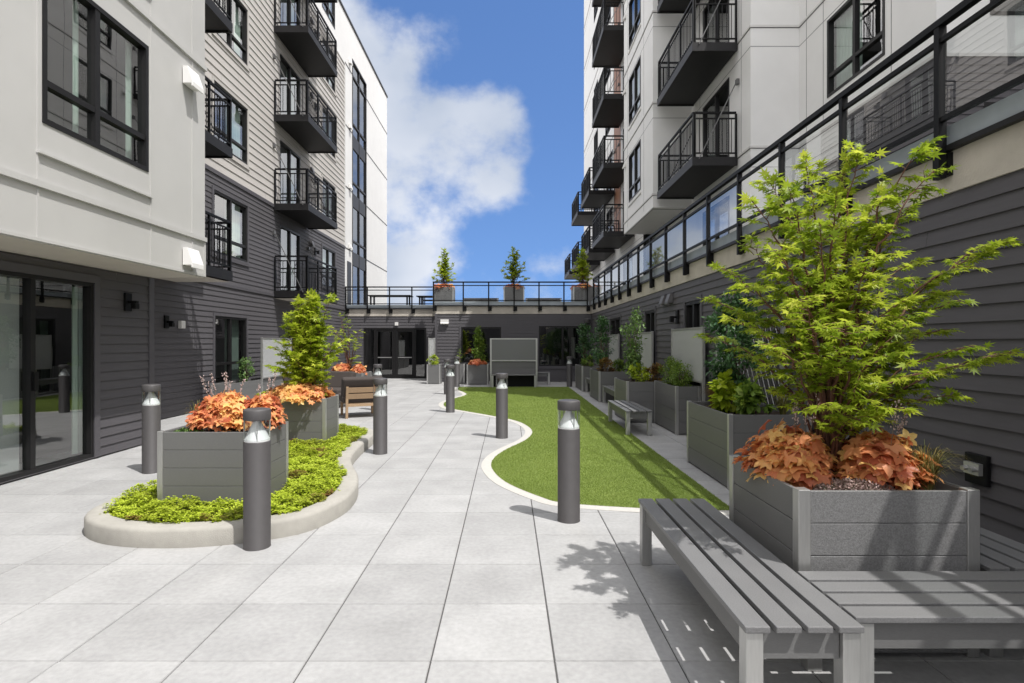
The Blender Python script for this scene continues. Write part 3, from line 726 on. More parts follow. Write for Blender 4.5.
# ------------------------------------------------------------------ railings of the roof terraces
def rail_run(root, F, us, zt=3.95, glassm='rail_glass'):
    r = MB(); a, c = us[0], us[-1]
    r.box(a-.03, c+.03, -.03, .03, zt-.05, zt, F); r.box(a, c, -.018, .018, zt-.175, zt-.14, F); r.box(a, c, -.018, .018, 3.19, 3.225, F)
    r.build('rail', M['black'], root)
    for u in us:
        p = MB(); p.box(u-.025, u+.025, -.035, .025, 2.78, zt-.05, F); p.box(u-.028, u+.12, -.10, -.038, 2.80, 2.97, F)
        p.build('post', M['black'], root)
    for p_, q_ in zip(us, us[1:]):
        g = MB(); g.quad([(p_+.035,0,3.225),(q_-.035,0,3.225),(q_-.035,0,zt-.175),(p_+.035,0,zt-.175)], F); g.build('glass_pane', M[glassm], root)
t = thing('terrace_railing', 'long black railing with glass panes running above the concrete edge of the right wall', 'railing', (3.21,10,2.98), 'black railings round the roof terrace')
rail_run(t, right_F(3.20), [-3.1+1.22*k for k in range(21)])
t = thing('terrace_railing', 'black railing across the far wing in front of three terrace planters', 'railing', (0,22.3,2.98), 'black railings round the roof terrace')
rail_run(t, front_F(22.38), [-2.93,-1.76,-.76,.24,1.22,2.2,3.12], glassm='clear_glass')
t = thing('terrace_railing', 'black railing over the entrance doors in front of the terrace tables', 'railing', (-5,24.4,2.98), 'black railings round the roof terrace')
rail_run(t, front_F(24.38), [-6.95,-6.03,-5.08,-4.12,-3.1], glassm='clear_glass')
# ------------------------------------------------------------------ ground, paving, lawn, planting bed
mb = MB(); mb.quad([(-400,-400,-.06),(400,-400,-.06),(400,400,-.06),(-400,400,-.06)]); struct(mb.build('ground', M['ground']), 'bare ground around the building plot', 'ground')
mb = MB(); mb.quad([(-8,-3.5,-.008),(4,-3.5,-.008),(4,25.5,-.008),(-8,25.5,-.008)])
struct(mb.build('paving_bed', M['joint']), 'dark sand in the joints under the pavers', 'ground')
mb = MB(); T = .61; g = .0029; bv = .0035
x0 = -.381-T*13; y0 = 2.80-T*10
for i in range(20):
    for j in range(47):
        a = x0+i*T+g; b = a+T-2*g; c = y0+j*T+g; d = c+T-2*g
        if a > 3.4 or c > 25: continue
        k = len(mb.v); h = random.uniform(-.0008,.0008)
        mb.v += [(a,c,-.006),(b,c,-.006),(b,d,-.006),(a,d,-.006),(a+bv,c+bv,h),(b-bv,c+bv,h),(b-bv,d-bv,h),(a+bv,d-bv,h)]
        mb.f += [(k+4,k+5,k+6,k+7)]+[(k+q,k+(q+1)%4,k+4+(q+1)%4,k+4+q) for q in range(4)]
        mb.t += [random.gauss(1,.038)]*8
struct(mb.build('paving', M['paver']), 'pale grey square concrete pavers of the courtyard', 'pavement')

lawn_left = [(2.12,5.16),(1.75,5.17),(1.2,5.24),(.495,5.42),(.21,5.70),(-.148,6.33),(-.33,7.09),(-.30,7.74),(-.13,8.36),(.16,9.11),(.297,9.86),(.233,10.6),(0,11.34),(-.56,12.15),(-1.19,12.95),(-1.56,13.5),(-1.74,14.25),(-1.74,15.0),(-1.57,15.9),(-1.36,16.85),(-1.50,17.7),(-1.75,18.6),(-1.82,19.4)]
LL = catmull(lawn_left, 8)
LI = offset(LL, -.125)
mb = MB(); n = len(LL)
for i in range(n):
    mb.v += [(LL[i][0],LL[i][1],-.004),(LL[i][0],LL[i][1],.004),(LI[i][0],LI[i][1],.006),(LI[i][0],LI[i][1],-.004)]
for i in range(n-1):
    for q in range(3): mb.f.append((4*i+q,4*i+q+1,4*i+4+q+1,4*i+4+q))
struct(mb.build('lawn_edging', M['edging']), 'curved white concrete edging strip round the lawn', 'edging')
LP = LI + [(-1.70,19.75),(2.10,19.75),(2.10,5.28)]
mb = MB()
# triangulated by bmesh so that the concave outline fills cleanly
import bmesh
bm = bmesh.new(); vs = [bm.verts.new((p[0],p[1],.008)) for p in LP]; fc = bm.faces.new(vs); bmesh.ops.triangulate(bm, faces=[fc])
me = bpy.data.meshes.new('lawn'); bm.to_mesh(me); bm.free(); me.materials.append(M['turf']); o = bpy.data.objects.new('lawn', me); COL.objects.link(o); struct(o, 'curved green artificial lawn', 'lawn')
nb = 900000
yy = 5.1/(1 - RNG.random(nb)*(1-5.1/19.8))            # denser near the camera
xx = rnd(-1.9, 2.15, nb); ok = in_poly(xx, yy, LP); xx = xx[ok][:330000]; yy = yy[ok][:330000]; nb = len(xx)
hgt = rnd(.009,.017,nb); Pb = np.stack([xx,yy,np.full(nb,.006)],1); D = np.stack([RNG.normal(size=nb)*.45,RNG.normal(size=nb)*.45,np.ones(nb)],1)
w_ = .16*(yy/5.5)
GV = (np.array([(0,-.14,0),(0,.14,0),(1,0,0)],float),[(0,1,2)])
tn = .5+.16*vnoise(Pb[:,:2],1.3)+.12*vnoise(Pb[:,:2],6.,3)+rnd(-.28,.28,nb)
tag(leaves('grass', GV, Pb, D, unit(nb), hgt*np.sqrt(yy/5.2), tn, M['blade']), 'short blades of the curved artificial lawn', 'grass', None, 'stuff')

# planting bed on the left
bed = [(-3.57,4.85),(-3.42,4.60),(-3.15,4.42),(-2.80,4.335),(-2.40,4.345),(-1.98,4.47),(-1.66,4.70),(-1.50,5.15),(-1.50,5.62),(-1.62,6.15),(-1.83,6.7),(-1.97,7.2),(-2.04,7.9),(-2.06,8.5),(-2.10,9.0),(-2.30,9.45),(-2.75,9.68),(-3.25,9.55),(-3.60,9.1),(-3.74,8.2),(-3.72,7.0),(-3.68,6.0),(-3.64,5.3)]
BO = catmull(bed, 8, True)
prof = [(0,-.005),(0,.118),(.012,.138),(.03,.148),(.16,.148),(.178,.14),(.188,.12),(.188,.02)]
rings = [offset(BO, d, True) for d, z in prof]
mb = MB(); n = len(BO); k = len(prof)
for i in range(n):
    for q in range(k): mb.v.append((rings[q][i][0], rings[q][i][1], prof[q][1]))
for i in range(n):
    for q in range(k-1): mb.f.append((i*k+q, ((i+1)%n)*k+q, ((i+1)%n)*k+q+1, i*k+q+1))
o = mb.build('kerb', M['kerb'], smooth=True); struct(o, 'rounded concrete kerb round the planting bed', 'kerb')
BI = offset(BO, .17, True)
mb = MB(); mb.v = [(p[0],p[1],.09) for p in BI]
bm = bmesh.new(); fc = bm.faces.new([bm.verts.new(v) for v in mb.v]); bmesh.ops.triangulate(bm, faces=[fc]); me = bpy.data.meshes.new('bed_soil'); bm.to_mesh(me); bm.free(); me.materials.append(M['soil']); o = bpy.data.objects.new('bed_soil', me); COL.objects.link(o); struct(o, 'dark soil of the planting bed', 'soil')
PL1 = (-3.105,-2.19,5.03,5.68); PL2 = (-3.50,-2.58,8.05,8.68)
nr = 42000
xx = rnd(-3.6,-1.6,nr); yy = rnd(4.4,9.6,nr); ok = in_poly(xx,yy,BI) | (in_poly(xx,yy,offset(BO,.125,True)) & (vnoise(np.stack([xx,yy],1),9,4) > .22))
for q in (PL1,PL2): ok &= ~((xx>q[0]-.03)&(xx<q[1]+.03)&(yy>q[2]-.03)&(yy<q[3]+.03))
xx = xx[ok]; yy = yy[ok]; nr = len(xx); P0 = np.stack([xx,yy],1)
hh = .075+.075*(.5+.5*vnoise(P0,5))+.085*(.5+.5*vnoise(P0,15,2))+rnd(-.02,.025,nr)
base_t = .56+.34*vnoise(P0,3.2,1)+rnd(-.1,.1,nr); base_t[vnoise(P0,4.1,5)>.45] -= .38
PP=[];DD=[];NN=[];SS=[];TT=[]
for q in range(6):
    th = rnd(0,2*PI,nr); el = rnd(-.2,.7,nr)
    d = np.stack([np.cos(th)*np.cos(el),np.sin(th)*np.cos(el),np.sin(el)],1)
    PP.append(np.stack([xx,yy,hh],1)+rnd(-.012,.012,(nr*3)).reshape(nr,3)); DD.append(d); NN.append(np.stack([-d[:,0]*.5,-d[:,1]*.5,np.ones(nr)],1)); SS.append(rnd(.012,.024,nr)); TT.append(base_t+rnd(-.12,.12,nr))
tag(leaves('ground_cover', ROUND, np.concatenate(PP), np.concatenate(DD), np.concatenate(NN), np.concatenate(SS), np.concatenate(TT), M['sedum_leaf']), 'low yellow green stonecrop filling the kerbed bed', 'ground cover', None, 'stuff')

# ------------------------------------------------------------------ bollard lights
def bollard(label, x, y):
    t = thing('bollard_light', label, 'bollard light', (x,y,0), 'bollard lights along the courtyard path')
    r = .098
    m = MB(); m.lathe([(r+.002,0),(r+.002,.004),(r,.006),(r,.806),(r-.004,.812),(r-.03,.812)], 36); m.build('post', M['bollard'], t, smooth=True, local=True)
    m = MB(); m.lathe([(r-.01,.80),(r-.006,.815),(r-.006,.832),(.088,.835),(.030,.955),(.028,.975)], 32); m.build('reflector', M['cone'], t, smooth=True, local=True)
    m = MB()
    i0=0
    for z in (.822,.985):
        for j in range(36): m.v.append((math.cos(2*PI*j/36)*(r-.002), math.sin(2*PI*j/36)*(r-.002), z))
    for j in range(36): m.f.append((j,(j+1)%36,36+(j+1)%36,36+j))
    m.build('lens', M['lens'], t, smooth=True, local=True)
    m = MB(); m.lathe([(r-.02,.975),(r+.001,.975),(r+.002,.98),(r+.002,1.048),(r-.004,1.056),(r-.02,1.06),(.0,1.062)], 36); m.build('cap', M['bollard'], t, smooth=True, local=True)
    m = MB()
    for j in range(4):
        a = .42+2*PI*j/4; m.tube([(math.cos(a)*.089,math.sin(a)*.089,.82),(math.cos(a)*.089,math.sin(a)*.089,.98)], .0045, 6)
    m.build('strut', M['alu'], t, local=True)
    return t
b0 = bollard('large dark bollard light at the front kerb before the first orange planter', -1.925, 4.365)
for x, y, lb in ((.535,5.01,'large dark bollard light standing by the near curve of the lawn'),(-.10,9.32,'dark bollard light on the paver bulge at mid lawn edge'),(-1.80,8.02,'dark bollard light beside the kerb in front of the lounge chair'),(-4.30,6.86,'dark bollard light near the sliding glass door and corner trim'),
    (-1.29,12.72,'dark bollard light by the narrow waist of the lawn edging'),(-1.83,17.1,'distant bollard light half hidden behind the one at the lawn waist'),(-1.79,19.95,'distant bollard light before the planter with the thin sprig'),(2.16,20.0,'shaded bollard light at the far right corner of the lawn'),(-3.0,13.1,'bollard light whose top peeps over the wooden lounge chairs')):
    copy_tree(b0, (x,y,0), lb)

# ------------------------------------------------------------------ planters
def planter(label, x0, x1, y0, y1, h=.78, z=0, nb=4, m='comp', group='grey board planters with aluminium corners', pw=.05, front=None):
    t = thing('planter', label, 'planter', ((x0+x1)/2,(y0+y1)/2,z), group)
    bh = h/nb; th = .03
    def side(F, a, c, mm):
        p = MB()
        for k in range(nb):
            z0 = z+.02+k*(h-.02)/nb; z1 = z0+(h-.02)/nb-.004
            p.box(a+pw, c-pw, -th, -.006, z0, z1, F)
        p.box(a+pw, c-pw, -th-.004, -.012, z+.02, z+h-.01, F)
        p.build('side_panel', M[mm], t, bevel=.0025)
    side(front_F(y0), x0, x1, front or m); side(left_F(x1), y0, y1, m); side(right_F(x0), y0, y1, m)
    side((lambda u,d,zz: (u, y1+d, zz)), x0, x1, m)
    for cx, cy in ((x0,y0),(x1-pw,y0),(x1-pw,y1-pw),(x0,y1-pw)):
        p = MB(); p.box(cx, cx+pw, cy, cy+pw, z, z+h+.004); p.build('corner_post', M['alu'], t, bevel=.004)
    s = MB(); ng = 14
    for i in range(ng+1):
        for j in range(ng+1):
            s.v.append((x0+th+.005+(x1-x0-2*th-.01)*i/ng, y0+th+.005+(y1-y0-2*th-.01)*j/ng, z+h-.06+random.uniform(-.012,.012)))
    for i in range(ng):
        for j in range(ng): a=i*(ng+1)+j; s.f.append((a,a+ng+1,a+ng+2,a+1))
    s.build('soil', M['soil'], t)
    return t
PA = (1.445,2.35,2.83,3.72)
planter('grey speckled planter with a tall maple between the front benches', *PA, h=.83, front='speck', pw=.062, nb=5)
planter('grey planter standing in the kerbed bed behind the front bollard', *PL1, h=.66, z=.115)
planter('grey planter with a bright lime maple at the back of the kerbed bed', *PL2, h=.65, z=.115)
planter('grey planter with a sparse maple beyond the lounge chairs', -4.58, -3.67, 14.4, 15.3)
PB = (2.34,3.22,6.03,7.45); PC = (2.83,3.26,9.6,11.02); PD = (2.30,3.22,11.05,12.3); PE = (2.36,3.22,14.8,16.4); PF = (2.33,3.22,18.0,19.7)
planter('long green grey planter with leafy plants beneath the wire trellis', *PB, h=.80)
planter('narrow tall grey planter of boxwood in front of a mesh screen', *PC, h=.82)
planter('grey planter behind the slatted lawn bench with a pale green climber', *PD, h=.80)
planter('grey planter with a dark round topped climber, second from the far wall', *PE, h=.80)
planter('grey planter with a dark climber in the far right corner', *PF, h=.80)
planter('small grey planter with a lime bush beside the entrance doors', -3.03, -2.52, 21.2, 21.7, h=.73, nb=2)
planter('grey planter with orange flowers and a conical shrub at the far wall', -1.52, -.72, 20.9, 21.7, h=.74)
planter('low grey planter with a thin sprig behind the far bollards', -2.0, -1.62, 21.3, 22.0, h=.75, nb=2)
for xc, lb in ((-2.62,'terrace planter with a yellow green tree above the entrance corner'),(.24,'terrace planter with a dark green tree at the middle of the far railing'),(3.05,'terrace planter with a narrow light green tree at the right corner railing')):
    planter(lb, xc-.42, xc+.42, 22.95, 23.75, h=.80, z=3.0)
planter('grey planter backed by a frosted screen along the left wall', -6.75, -6.3, 12.9, 16.6, h=.62)

# ------------------------------------------------------------------ benches
def bench(label, ln, loc, rz=0, group='slatted grey benches', w=.47, h=.45):
    """slats run along local x, from 0 to ln; width along local y from 0 to w"""
    t = thing('bench', label, 'bench', loc, group)
    m = MB(); n = 4; gp = .023; sw = (w-gp*(n-1))/n
    for k in range(n): m.box(0, ln, k*(sw+gp), k*(sw+gp)+sw, h-.026, h)
    m.build('seat', M['slat'], t, bevel=.004, local=True)
    for x in (.012, ln-.082):
        for y in (.008, w-.078):
            m = MB(); m.box(x, x+.07, y, y+.07, 0, h-.028); m.build('leg', M['alu'], t, bevel=.004, local=True)
    m = MB()
    for x in (.035, ln-.06): m.box(x, x+.025, .08, w-.08, h-.145, h-.029)
    for y in (.03, w-.055): m.box(.084, ln-.084, y, y+.025, h-.145, h-.029)
    m.build('apron', M['comp'], t, bevel=.003, local=True)
    m = MB(); q = .28
    while q < ln-.2: m.box(q, q+.15, .056, w-.056, h-.10, h-.05); q += .29
    m.build('bearer', M['black'], t, local=True)
    t.rotation_euler = (0,0,rz)
    return t
# rz = +90 deg: local x -> +Y, local y -> -X
bench('slatted grey bench running along the left side of the near maple planter', 1.84, (1.402,2.235,0), PI/2)
bench('slatted grey bench across the front of the near maple planter', 1.84, (1.415,2.315,0))
bench('slatted grey bench between the near maple planter and the right wall', 1.84, (2.86,2.82,0), PI/2)
bench('slatted grey bench standing alone on the right edge of the lawn', 1.72, (2.42,9.52,0), PI/2, h=.42, w=.45)
bench('shaded slatted bench between the pale climber and dark climber planters', 2.30, (2.90,12.38,0), PI/2)
bench('shaded slatted bench between the two farthest climber planters', 1.50, (2.90,16.45,0), PI/2)
bench('short slatted bench behind the far mesh screen unit', .55, (1.0,20.9,0))
bench('slatted bench on the roof terrace between left and middle planters', 1.55, (-1.95,24.3,3.0))
bench('slatted bench on the roof terrace between middle and right planters', 1.55, (.75,24.3,3.0))

# the planter bench with its mesh screen at the far end of the lawn
t = thing('screen_planter', 'grey mesh screen over a long planter and bench at the lawn end', 'planter', (.2,19.6,0))
FS = front_F(19.9)
for u in (-.63, .97):
    m = MB(); m.box(u, u+.06, -.03, .03, 0, 1.70, FS); m.build('post', M['alu'], t, bevel=.003)
m = MB(); m.box(-.57, .97, -.008, .008, .94, 1.66, FS); m.build('screen', M['mesh'], t)
for z_ in (1.66,.90):
    m = MB(); m.box(-.57, .97, -.02, .02, z_, z_+.04, FS); m.build('rail', M['alu'], t)
m = MB(); m.box(-.56, .96, -.44, -.06, .0, .418, FS); m.build('underside_shade', M['black'], t)  # black block standing in for the shade under planter and seat
m = MB(); m.box(-.57, .97, -.45, -.031, .42, .66, FS); m.box(-.57, .97, -.45, -.031, .664, .88, FS); m.build('planter_box', M['comp'], t, bevel=.003)
m = MB()
for k in range(3): m.box(-.565, .965, .02+k*.13, .14+k*.13, .42, .45, FS)
m.build('seat', M['slat'], t, bevel=.003)
for u in (-.56,.90):
    m = MB(); m.box(u, u+.06, .33, .39, 0, .418, FS); m.build('leg', M['alu'], t)

# ------------------------------------------------------------------ screens and trellis on the right wall and left wall
def screen(label, F, u0, u1, z0, z1, loc, posts_to=0.0, group='mesh privacy screens'):
    t = thing('privacy_screen', label, 'screen', loc, group)
    for u in (u0, u1-.045):
        m = MB(); m.box(u, u+.045, -.025, .02, posts_to, z1+.01, F); m.build('post', M['alu'], t, bevel=.003)
    m = MB(); m.box(u0+.045, u1-.045, -.006, .006, z0, z1-.03, F); m.build('mesh_panel', M['frost'], t)
    for z_ in (z1-.03, z0-.03):
        m = MB(); m.box(u0+.045, u1-.045, -.015, .015, z_, z_+.03, F); m.build('rail', M['alu'], t)
screen('grey mesh screen rising behind the boxwood in the narrow planter', right_F(3.20), 9.30, 11.1, .92, 1.82, (3.2,10.2,0))
screen('grey mesh screen behind the shaded bench next to the pale climber', right_F(3.2), 12.6, 14.4, .75, 1.80, (3.2,13.5,0))
screen('grey mesh screen behind the farthest shaded bench', right_F(3.2), 16.45, 17.95, .75, 1.80, (3.2,17.2,0))
screen('pale frosted screen by the left wall behind the lime maple', left_F(-6.28), 14.5, 16.5, .66, 1.68, (-6.28,15.5,0))
screen('tall narrow screen post beside the entrance doors planter', front_F(21.78), -3.05, -2.78, .75, 1.72, (-2.9,21.8,0))
t = thing('trellis', 'diamond wire trellis between two aluminium posts on the right wall', 'trellis', (3.25,7,0))
FT = right_F(3.25); ta, tb = 6.7, 8.8
for u in (ta, tb):
    m = MB(); m.box(u-.03, u+.03, -.03, .03, 0, 1.93, FT); m.build('post', M['alu'], t, bevel=.003)
m = MB(); k = 0
for s_ in (1,-1):
    x = ta-1.3
    while x < tb+1.3:
        pts = []
        for zz in (.72, 1.88):
            pts.append((x+s_*(zz-1.3)*.55, zz))
        (ua,za),(ub,zb) = pts
        lo, hi = ta+.03, tb-.03
        def clip(ua,za,ub,zb):
            r=[]
            for (pu,pz,qu,qz) in ((ua,za,ub,zb),(ub,zb,ua,za)):
                if pu < lo: f_=(lo-pu)/(qu-pu) if qu!=pu else 9; pu,pz = lo, pz+(qz-pz)*f_
                elif pu > hi: f_=(hi-pu)/(qu-pu) if qu!=pu else 9; pu,pz = hi, pz+(qz-pz)*f_
                r.append((pu,pz))
            return r
        if max(ua,ub) > lo and min(ua,ub) < hi:
            (a1,z1_),(a2,z2_) = clip(ua,za,ub,zb); m.tube([FT(a1,.005*s_,z1_),FT(a2,.005*s_,z2_)], .0045, 5)
        x += .14
m.build('wire_mesh', M['rail_wire'], t)

# ------------------------------------------------------------------ lounge chairs
def lounge(label, loc, rz, arms=False):
    t = thing('lounge_chair', label, 'lounge chair', loc, 'teak lounge chairs with dark cushions')
    w, dp = .80, .80; e = 0 if arms else .05     # faces local +y
    for x in (e, w-.05-e):
        m = MB(); m.prism([(0,0),(.05,0),(.03,.42),(-.05,.66),(-.10,.66),(-.03,.40)], x, x+.05, lambda u,d,z: (u,d+.05,z)); m.build('leg', M['teak'], t, bevel=.004, local=True)
        m = MB(); m.box(x, x+.05, dp-.05, dp, 0, .54 if arms else .30); m.build('leg', M['teak'], t, bevel=.004, local=True)
        if arms:
            m = MB(); m.box(x-.01, x+.06, .0, dp+.02, .54, .57); m.build('armrest', M['teak'], t, bevel=.004, local=True)
    m = MB(); m.box(e+.05, w-.05-e, .06, .10, .24, .30); m.box(e+.05, w-.05-e, dp-.045, dp-.005, .24, .30)
    for k in range(5): m.box(.05, w-.05, .12+k*.13, .22+k*.13, .30, .315)
    m.build('seat_frame', M['teak'], t, bevel=.003, local=True)
    m = MB()
    for z, y in ((.40,.03),(.53,-.01)): m.prism([(y,z),(y+.022,z),(y-.013,z+.11),(y-.035,z+.11)], e+.05, w-.05-e)
    m.build('backrest', M['teak'], t, bevel=.003, local=True)
    q = .05 if arms else -.02
    m = MB(); m.box(q, w-q, .08, dp+.04, .318, .47); m.build('seat_cushion', M['cushion'], t, bevel=.045, seg=4, local=True)
    m = MB(); m.prism([(.10,.43),(.30,.45),(.15,.86),(-.06,.82)], q, w-q); m.build('back_cushion', M['cushion'], t, bevel=.045, seg=4, local=True)
    t.rotation_euler = (0,0,rz)
    return t
lounge('teak lounge chair with dark cushions seen from behind beside the kerb bollard', (-3.34,11.55,0), .42)
lounge('teak lounge chair whose dark cushion shows behind the nearest lounge chair', (-3.75,14.0,0), math.radians(165))
lounge('teak lounge chair partly hidden by orange leaves below the frosted screen', (-5.15,13.3,0), math.radians(-75), True)

# ------------------------------------------------------------------ terrace table and chairs
def table(label, loc, ln=2.0):
    t = thing('patio_table', label, 'table', loc, 'terrace tables')
    m = MB(); m.box(0, ln, 0, .9, .70, .74); m.build('table_top', M['frame'], t, bevel=.004, local=True)
    for x in (.12, ln-.2):
        for y in (.08,.74):
            m = MB(); m.box(x, x+.07, y, y+.07, 0, .70); m.build('leg', M['frame'], t, local=True)
table('dark patio table on the terrace in front of the white end wall', (-6.5,26.2,3.0), 2.0)
table('dark patio table on the terrace against the sky', (-4.3,26.6,3.0), 1.2)
def pchair(label, loc, rz):
    t = thing('patio_chair', label, 'chair', loc, 'terrace chairs')
    m = MB(); m.box(-.25,.25,-.25,.25,.42,.46); m.build('seat', M['frame'], t, local=True)
    m = MB(); m.box(-.25,.25,.22,.25,.55,.95); m.build('backrest', M['frame'], t, local=True)
    for x in (-.25,.21):
        for y in (-.25,.21):
            m = MB(); m.box(x,x+.04,y,y+.04,0,.95 if y>0 else .6); m.build('leg', M['frame'], t, local=True)
        m = MB(); m.box(x,x+.04,-.25,.25,.60,.63); m.build('armrest', M['frame'], t, local=True)
    t.rotation_euler = (0,0,rz)
pchair('dark patio chair left of the terrace planter above the doors', (-3.55,25.6,3.0), -PI/2)
pchair('dark patio chair drawn up to the terrace table against the sky', (-2.85,25.9,3.0), PI/2)
# ------------------------------------------------------------------ plants
def bez(a, b, c, n=10):
    a, b, c = Vector(a), Vector(b), Vector(c)
    return [a*(1-t)**2 + b*2*t*(1-t) + c*t*t for t in [i/n for i in range(n+1)]]
def tree(label, base, targets, leaf_s, tm, lm, cat='tree', group=None, twig=(.10,.30), step=.03, start=.3, trunk_r=.02, bark='bark', lean=.6, dens=1.0, name='maple_tree', tlo=.0, thi=1.0, flat=.5, spray=1.0, spreadf=.30):
    """limbs arch from the base to each target point; short side twigs carry the leaves in flat drooping sprays"""
    t = thing(name, label, cat, base, group)
    B = Vector(base); br = MB(); P=[];D=[];NN=[];S=[];T=[]
    zmin = min(q[2] for q in targets); zmax = max(q[2] for q in targets)
    for q in targets:
        q = Vector(q[:3]); dv = q-B
        mid = B + Vector((dv.x*spreadf, dv.y*spreadf, dv.z*lean + .12)) + Vector((random.uniform(-.05,.05),random.uniform(-.05,.05),0))
        pts = bez(B + Vector((random.uniform(-.025,.025),random.uniform(-.025,.025),-.03)), mid, q, 14)
        for i in range(2, 14): pts[i] += Vector((random.uniform(-1,1),random.uniform(-1,1),random.uniform(-1,1)))*.012*dv.length
        ln = dv.length; rr = trunk_r*(.45+.55*min(1.0, ln/1.6))
        br.tube(pts, [max(.0022, rr*(1-i/14.6)**.85) for i in range(15)], 6)
        # twigs along the limb and the limb's own end
        tw = []
        i = start
        while i < .985:
            k = i*14; a = int(k); p = pts[a].lerp(pts[min(a+1,14)], k-a); dr = (pts[min(a+1,14)]-pts[max(a-1,0)]).normalized()
            side = dr.cross(Vector((0,0,1))); side = side.normalized() if side.length > .05 else Vector((random.uniform(-1,1),random.uniform(-1,1),0)).normalized()
            ang = random.uniform(0, 2*PI) if abs(dr.z) > .75 else random.choice((0,PI))+random.uniform(-.6,.6)
            perp = side*math.cos(ang) + dr.cross(side)*math.sin(ang)*(1 if abs(dr.z) > .75 else .4)
            d = (perp*.8 + dr*random.uniform(.25,.8) + Vector((0,0,random.uniform(-.1,.25)))).normalized()
            tw.append((p, d, random.uniform(*twig)*(1.15-.55*i)*spray)); i += .055/dens/ max(ln,.35) * random.uniform(.7,1.4)
        tw.append((pts[-1]-(pts[-1]-pts[-3])*.6, (pts[-1]-pts[-3]).normalized(), (pts[-1]-pts[-3]).length*.9))
        for (p, d, l) in tw:
            end = p + d*l + Vector((0,0,-.18*l)); tp = bez(p, p+d*l*.55+Vector((0,0,.03*l)), end, 4)
            br.tube(tp, [.0028,.0024,.002,.0016,.0012], 4, False)
            m_ = max(2, int(l/step))
            for j in range(m_+1):
                f = (j+.3)/(m_+.6)
                if f < .12: continue
                k = min(3.999, f*4); a = int(k); c = tp[a].lerp(tp[a+1], k-a)
                for sgn in ((-1,1) if j < m_ else (0,)):
                    sd = d.cross(Vector((0,0,1))); sd = sd.normalized() if sd.length > .05 else Vector((1,0,0))
                    ld = d*(.55 if sgn else 1.0) + sd*sgn*.85 + Vector((0,0,random.uniform(-.55,.05))) + Vector((random.gauss(0,.22),random.gauss(0,.22),0))
                    nn = Vector((random.gauss(0,flat*.6),random.gauss(0,flat*.6),1))
                    P.append(c+ld.normalized()*.012); D.append(ld); NN.append(nn); S.append(leaf_s*random.uniform(.5,1.25))
                    hf = (c.z-zmin)/max(zmax-zmin,.1)
                    T.append(tlo+(thi-tlo)*min(1,max(0,.45+.18*math.sin(c.x*9+c.y*5)+random.gauss(0,.17)+.18*(f-.5))))
    br.build('trunk', M[bark], t, smooth=True)
    leaves('crown', tm, P, D, NN, S, T, M[lm], t, base)
    return t
def px(x, y, Y): return ((x-508)/569*Y, Y, 1.57+(342-y)/569*Y)

# near maple
tg = [px(*q) for q in ((928,142,3.12),(912,205,3.2),(934,170,3.05),(1018,352,3.0),(1000,358,3.15),(1006,240,3.22),(985,252,3.3),(950,290,3.4),(975,345,2.9),(940,330,3.5),
 (880,188,3.4),(846,165,3.3),(858,150,3.2),(806,160,3.5),(768,178,3.45),(752,200,3.2),(790,190,3.1),(722,268,3.4),(708,298,3.5),(704,335,3.7),(730,318,3.2),
 (742,285,3.0),(776,250,2.9),(820,225,2.95),(868,262,2.95),(905,300,2.9),(800,300,2.75),(845,320,2.7),(775,345,2.75),(885,355,2.75),(930,372,2.85),(905,408,2.85),(860,420,2.85),(818,405,2.75),
 (960,395,3.1),(890,330,3.6),(830,280,3.6),(780,290,3.7),(815,350,3.6),(865,380,3.6),(850,235,3.5),(800,225,3.6),(912,262,3.5),(836,195,3.0),(960,300,3.05),(745,245,3.5),(905,350,3.15),(765,320,3.3),(870,300,3.2))]
tree('tall yellow green maple with fine lobed leaves in the front planter', (1.83,3.25,.78), tg, .051, MAPLE, 'maple_leaf', trunk_r=.0145, twig=(.07,.20), step=.024, start=.40, dens=1.45, lean=.70, flat=1.0, spreadf=.17)
def cloud_targets(base, zlo, zhi, prof, n, seed):
    r = random.Random(seed); out = []
    for i in range(n):
        f = (i+.5)/n; z = zlo+(zhi-zlo)*f; th = i*2.39996+r.uniform(-.4,.4); rad = prof(f)*r.uniform(.7,1.1)
        out.append((base[0]+math.cos(th)*rad, base[1]+math.sin(th)*rad*.9, z+r.uniform(-.04,.04)))
    return out
b = (-2.96,8.38,.70)
tg = cloud_targets(b, .95, 2.30, lambda f: (.46 if .1 < f < .5 else .30 if f < .75 else .16), 46, 3)+[px(332,297,8.3),px(318,300,8.4),px(287,322,8.35),px(270,366,8.2),px(345,340,8.5),px(262,392,8.3)]
tree('small dense lime green maple at the back of the kerbed bed', b, tg, .072, MAPLE5, 'lime_leaf', twig=(.08,.2), step=.028, start=.30, dens=1.35, trunk_r=.015, bark='bark', flat=1.1, tlo=.12, thi=1.1)
b = (-4.12,14.85,.70)
tg = [px(*q) for q in ((348,322,14.7),(358,345,14.8),(345,335,14.9),(352,358,14.6),(336,340,15.),(360,330,14.9),(340,315,15.0),(330,325,15.1),(356,362,14.7),(335,330,14.6))]
tree('sparse lime maple with loose branches beyond the lounge chairs', b, tg, .09, MAPLE5, 'lime_leaf', twig=(.12,.28), step=.055, start=.5, dens=.55, trunk_r=.02)
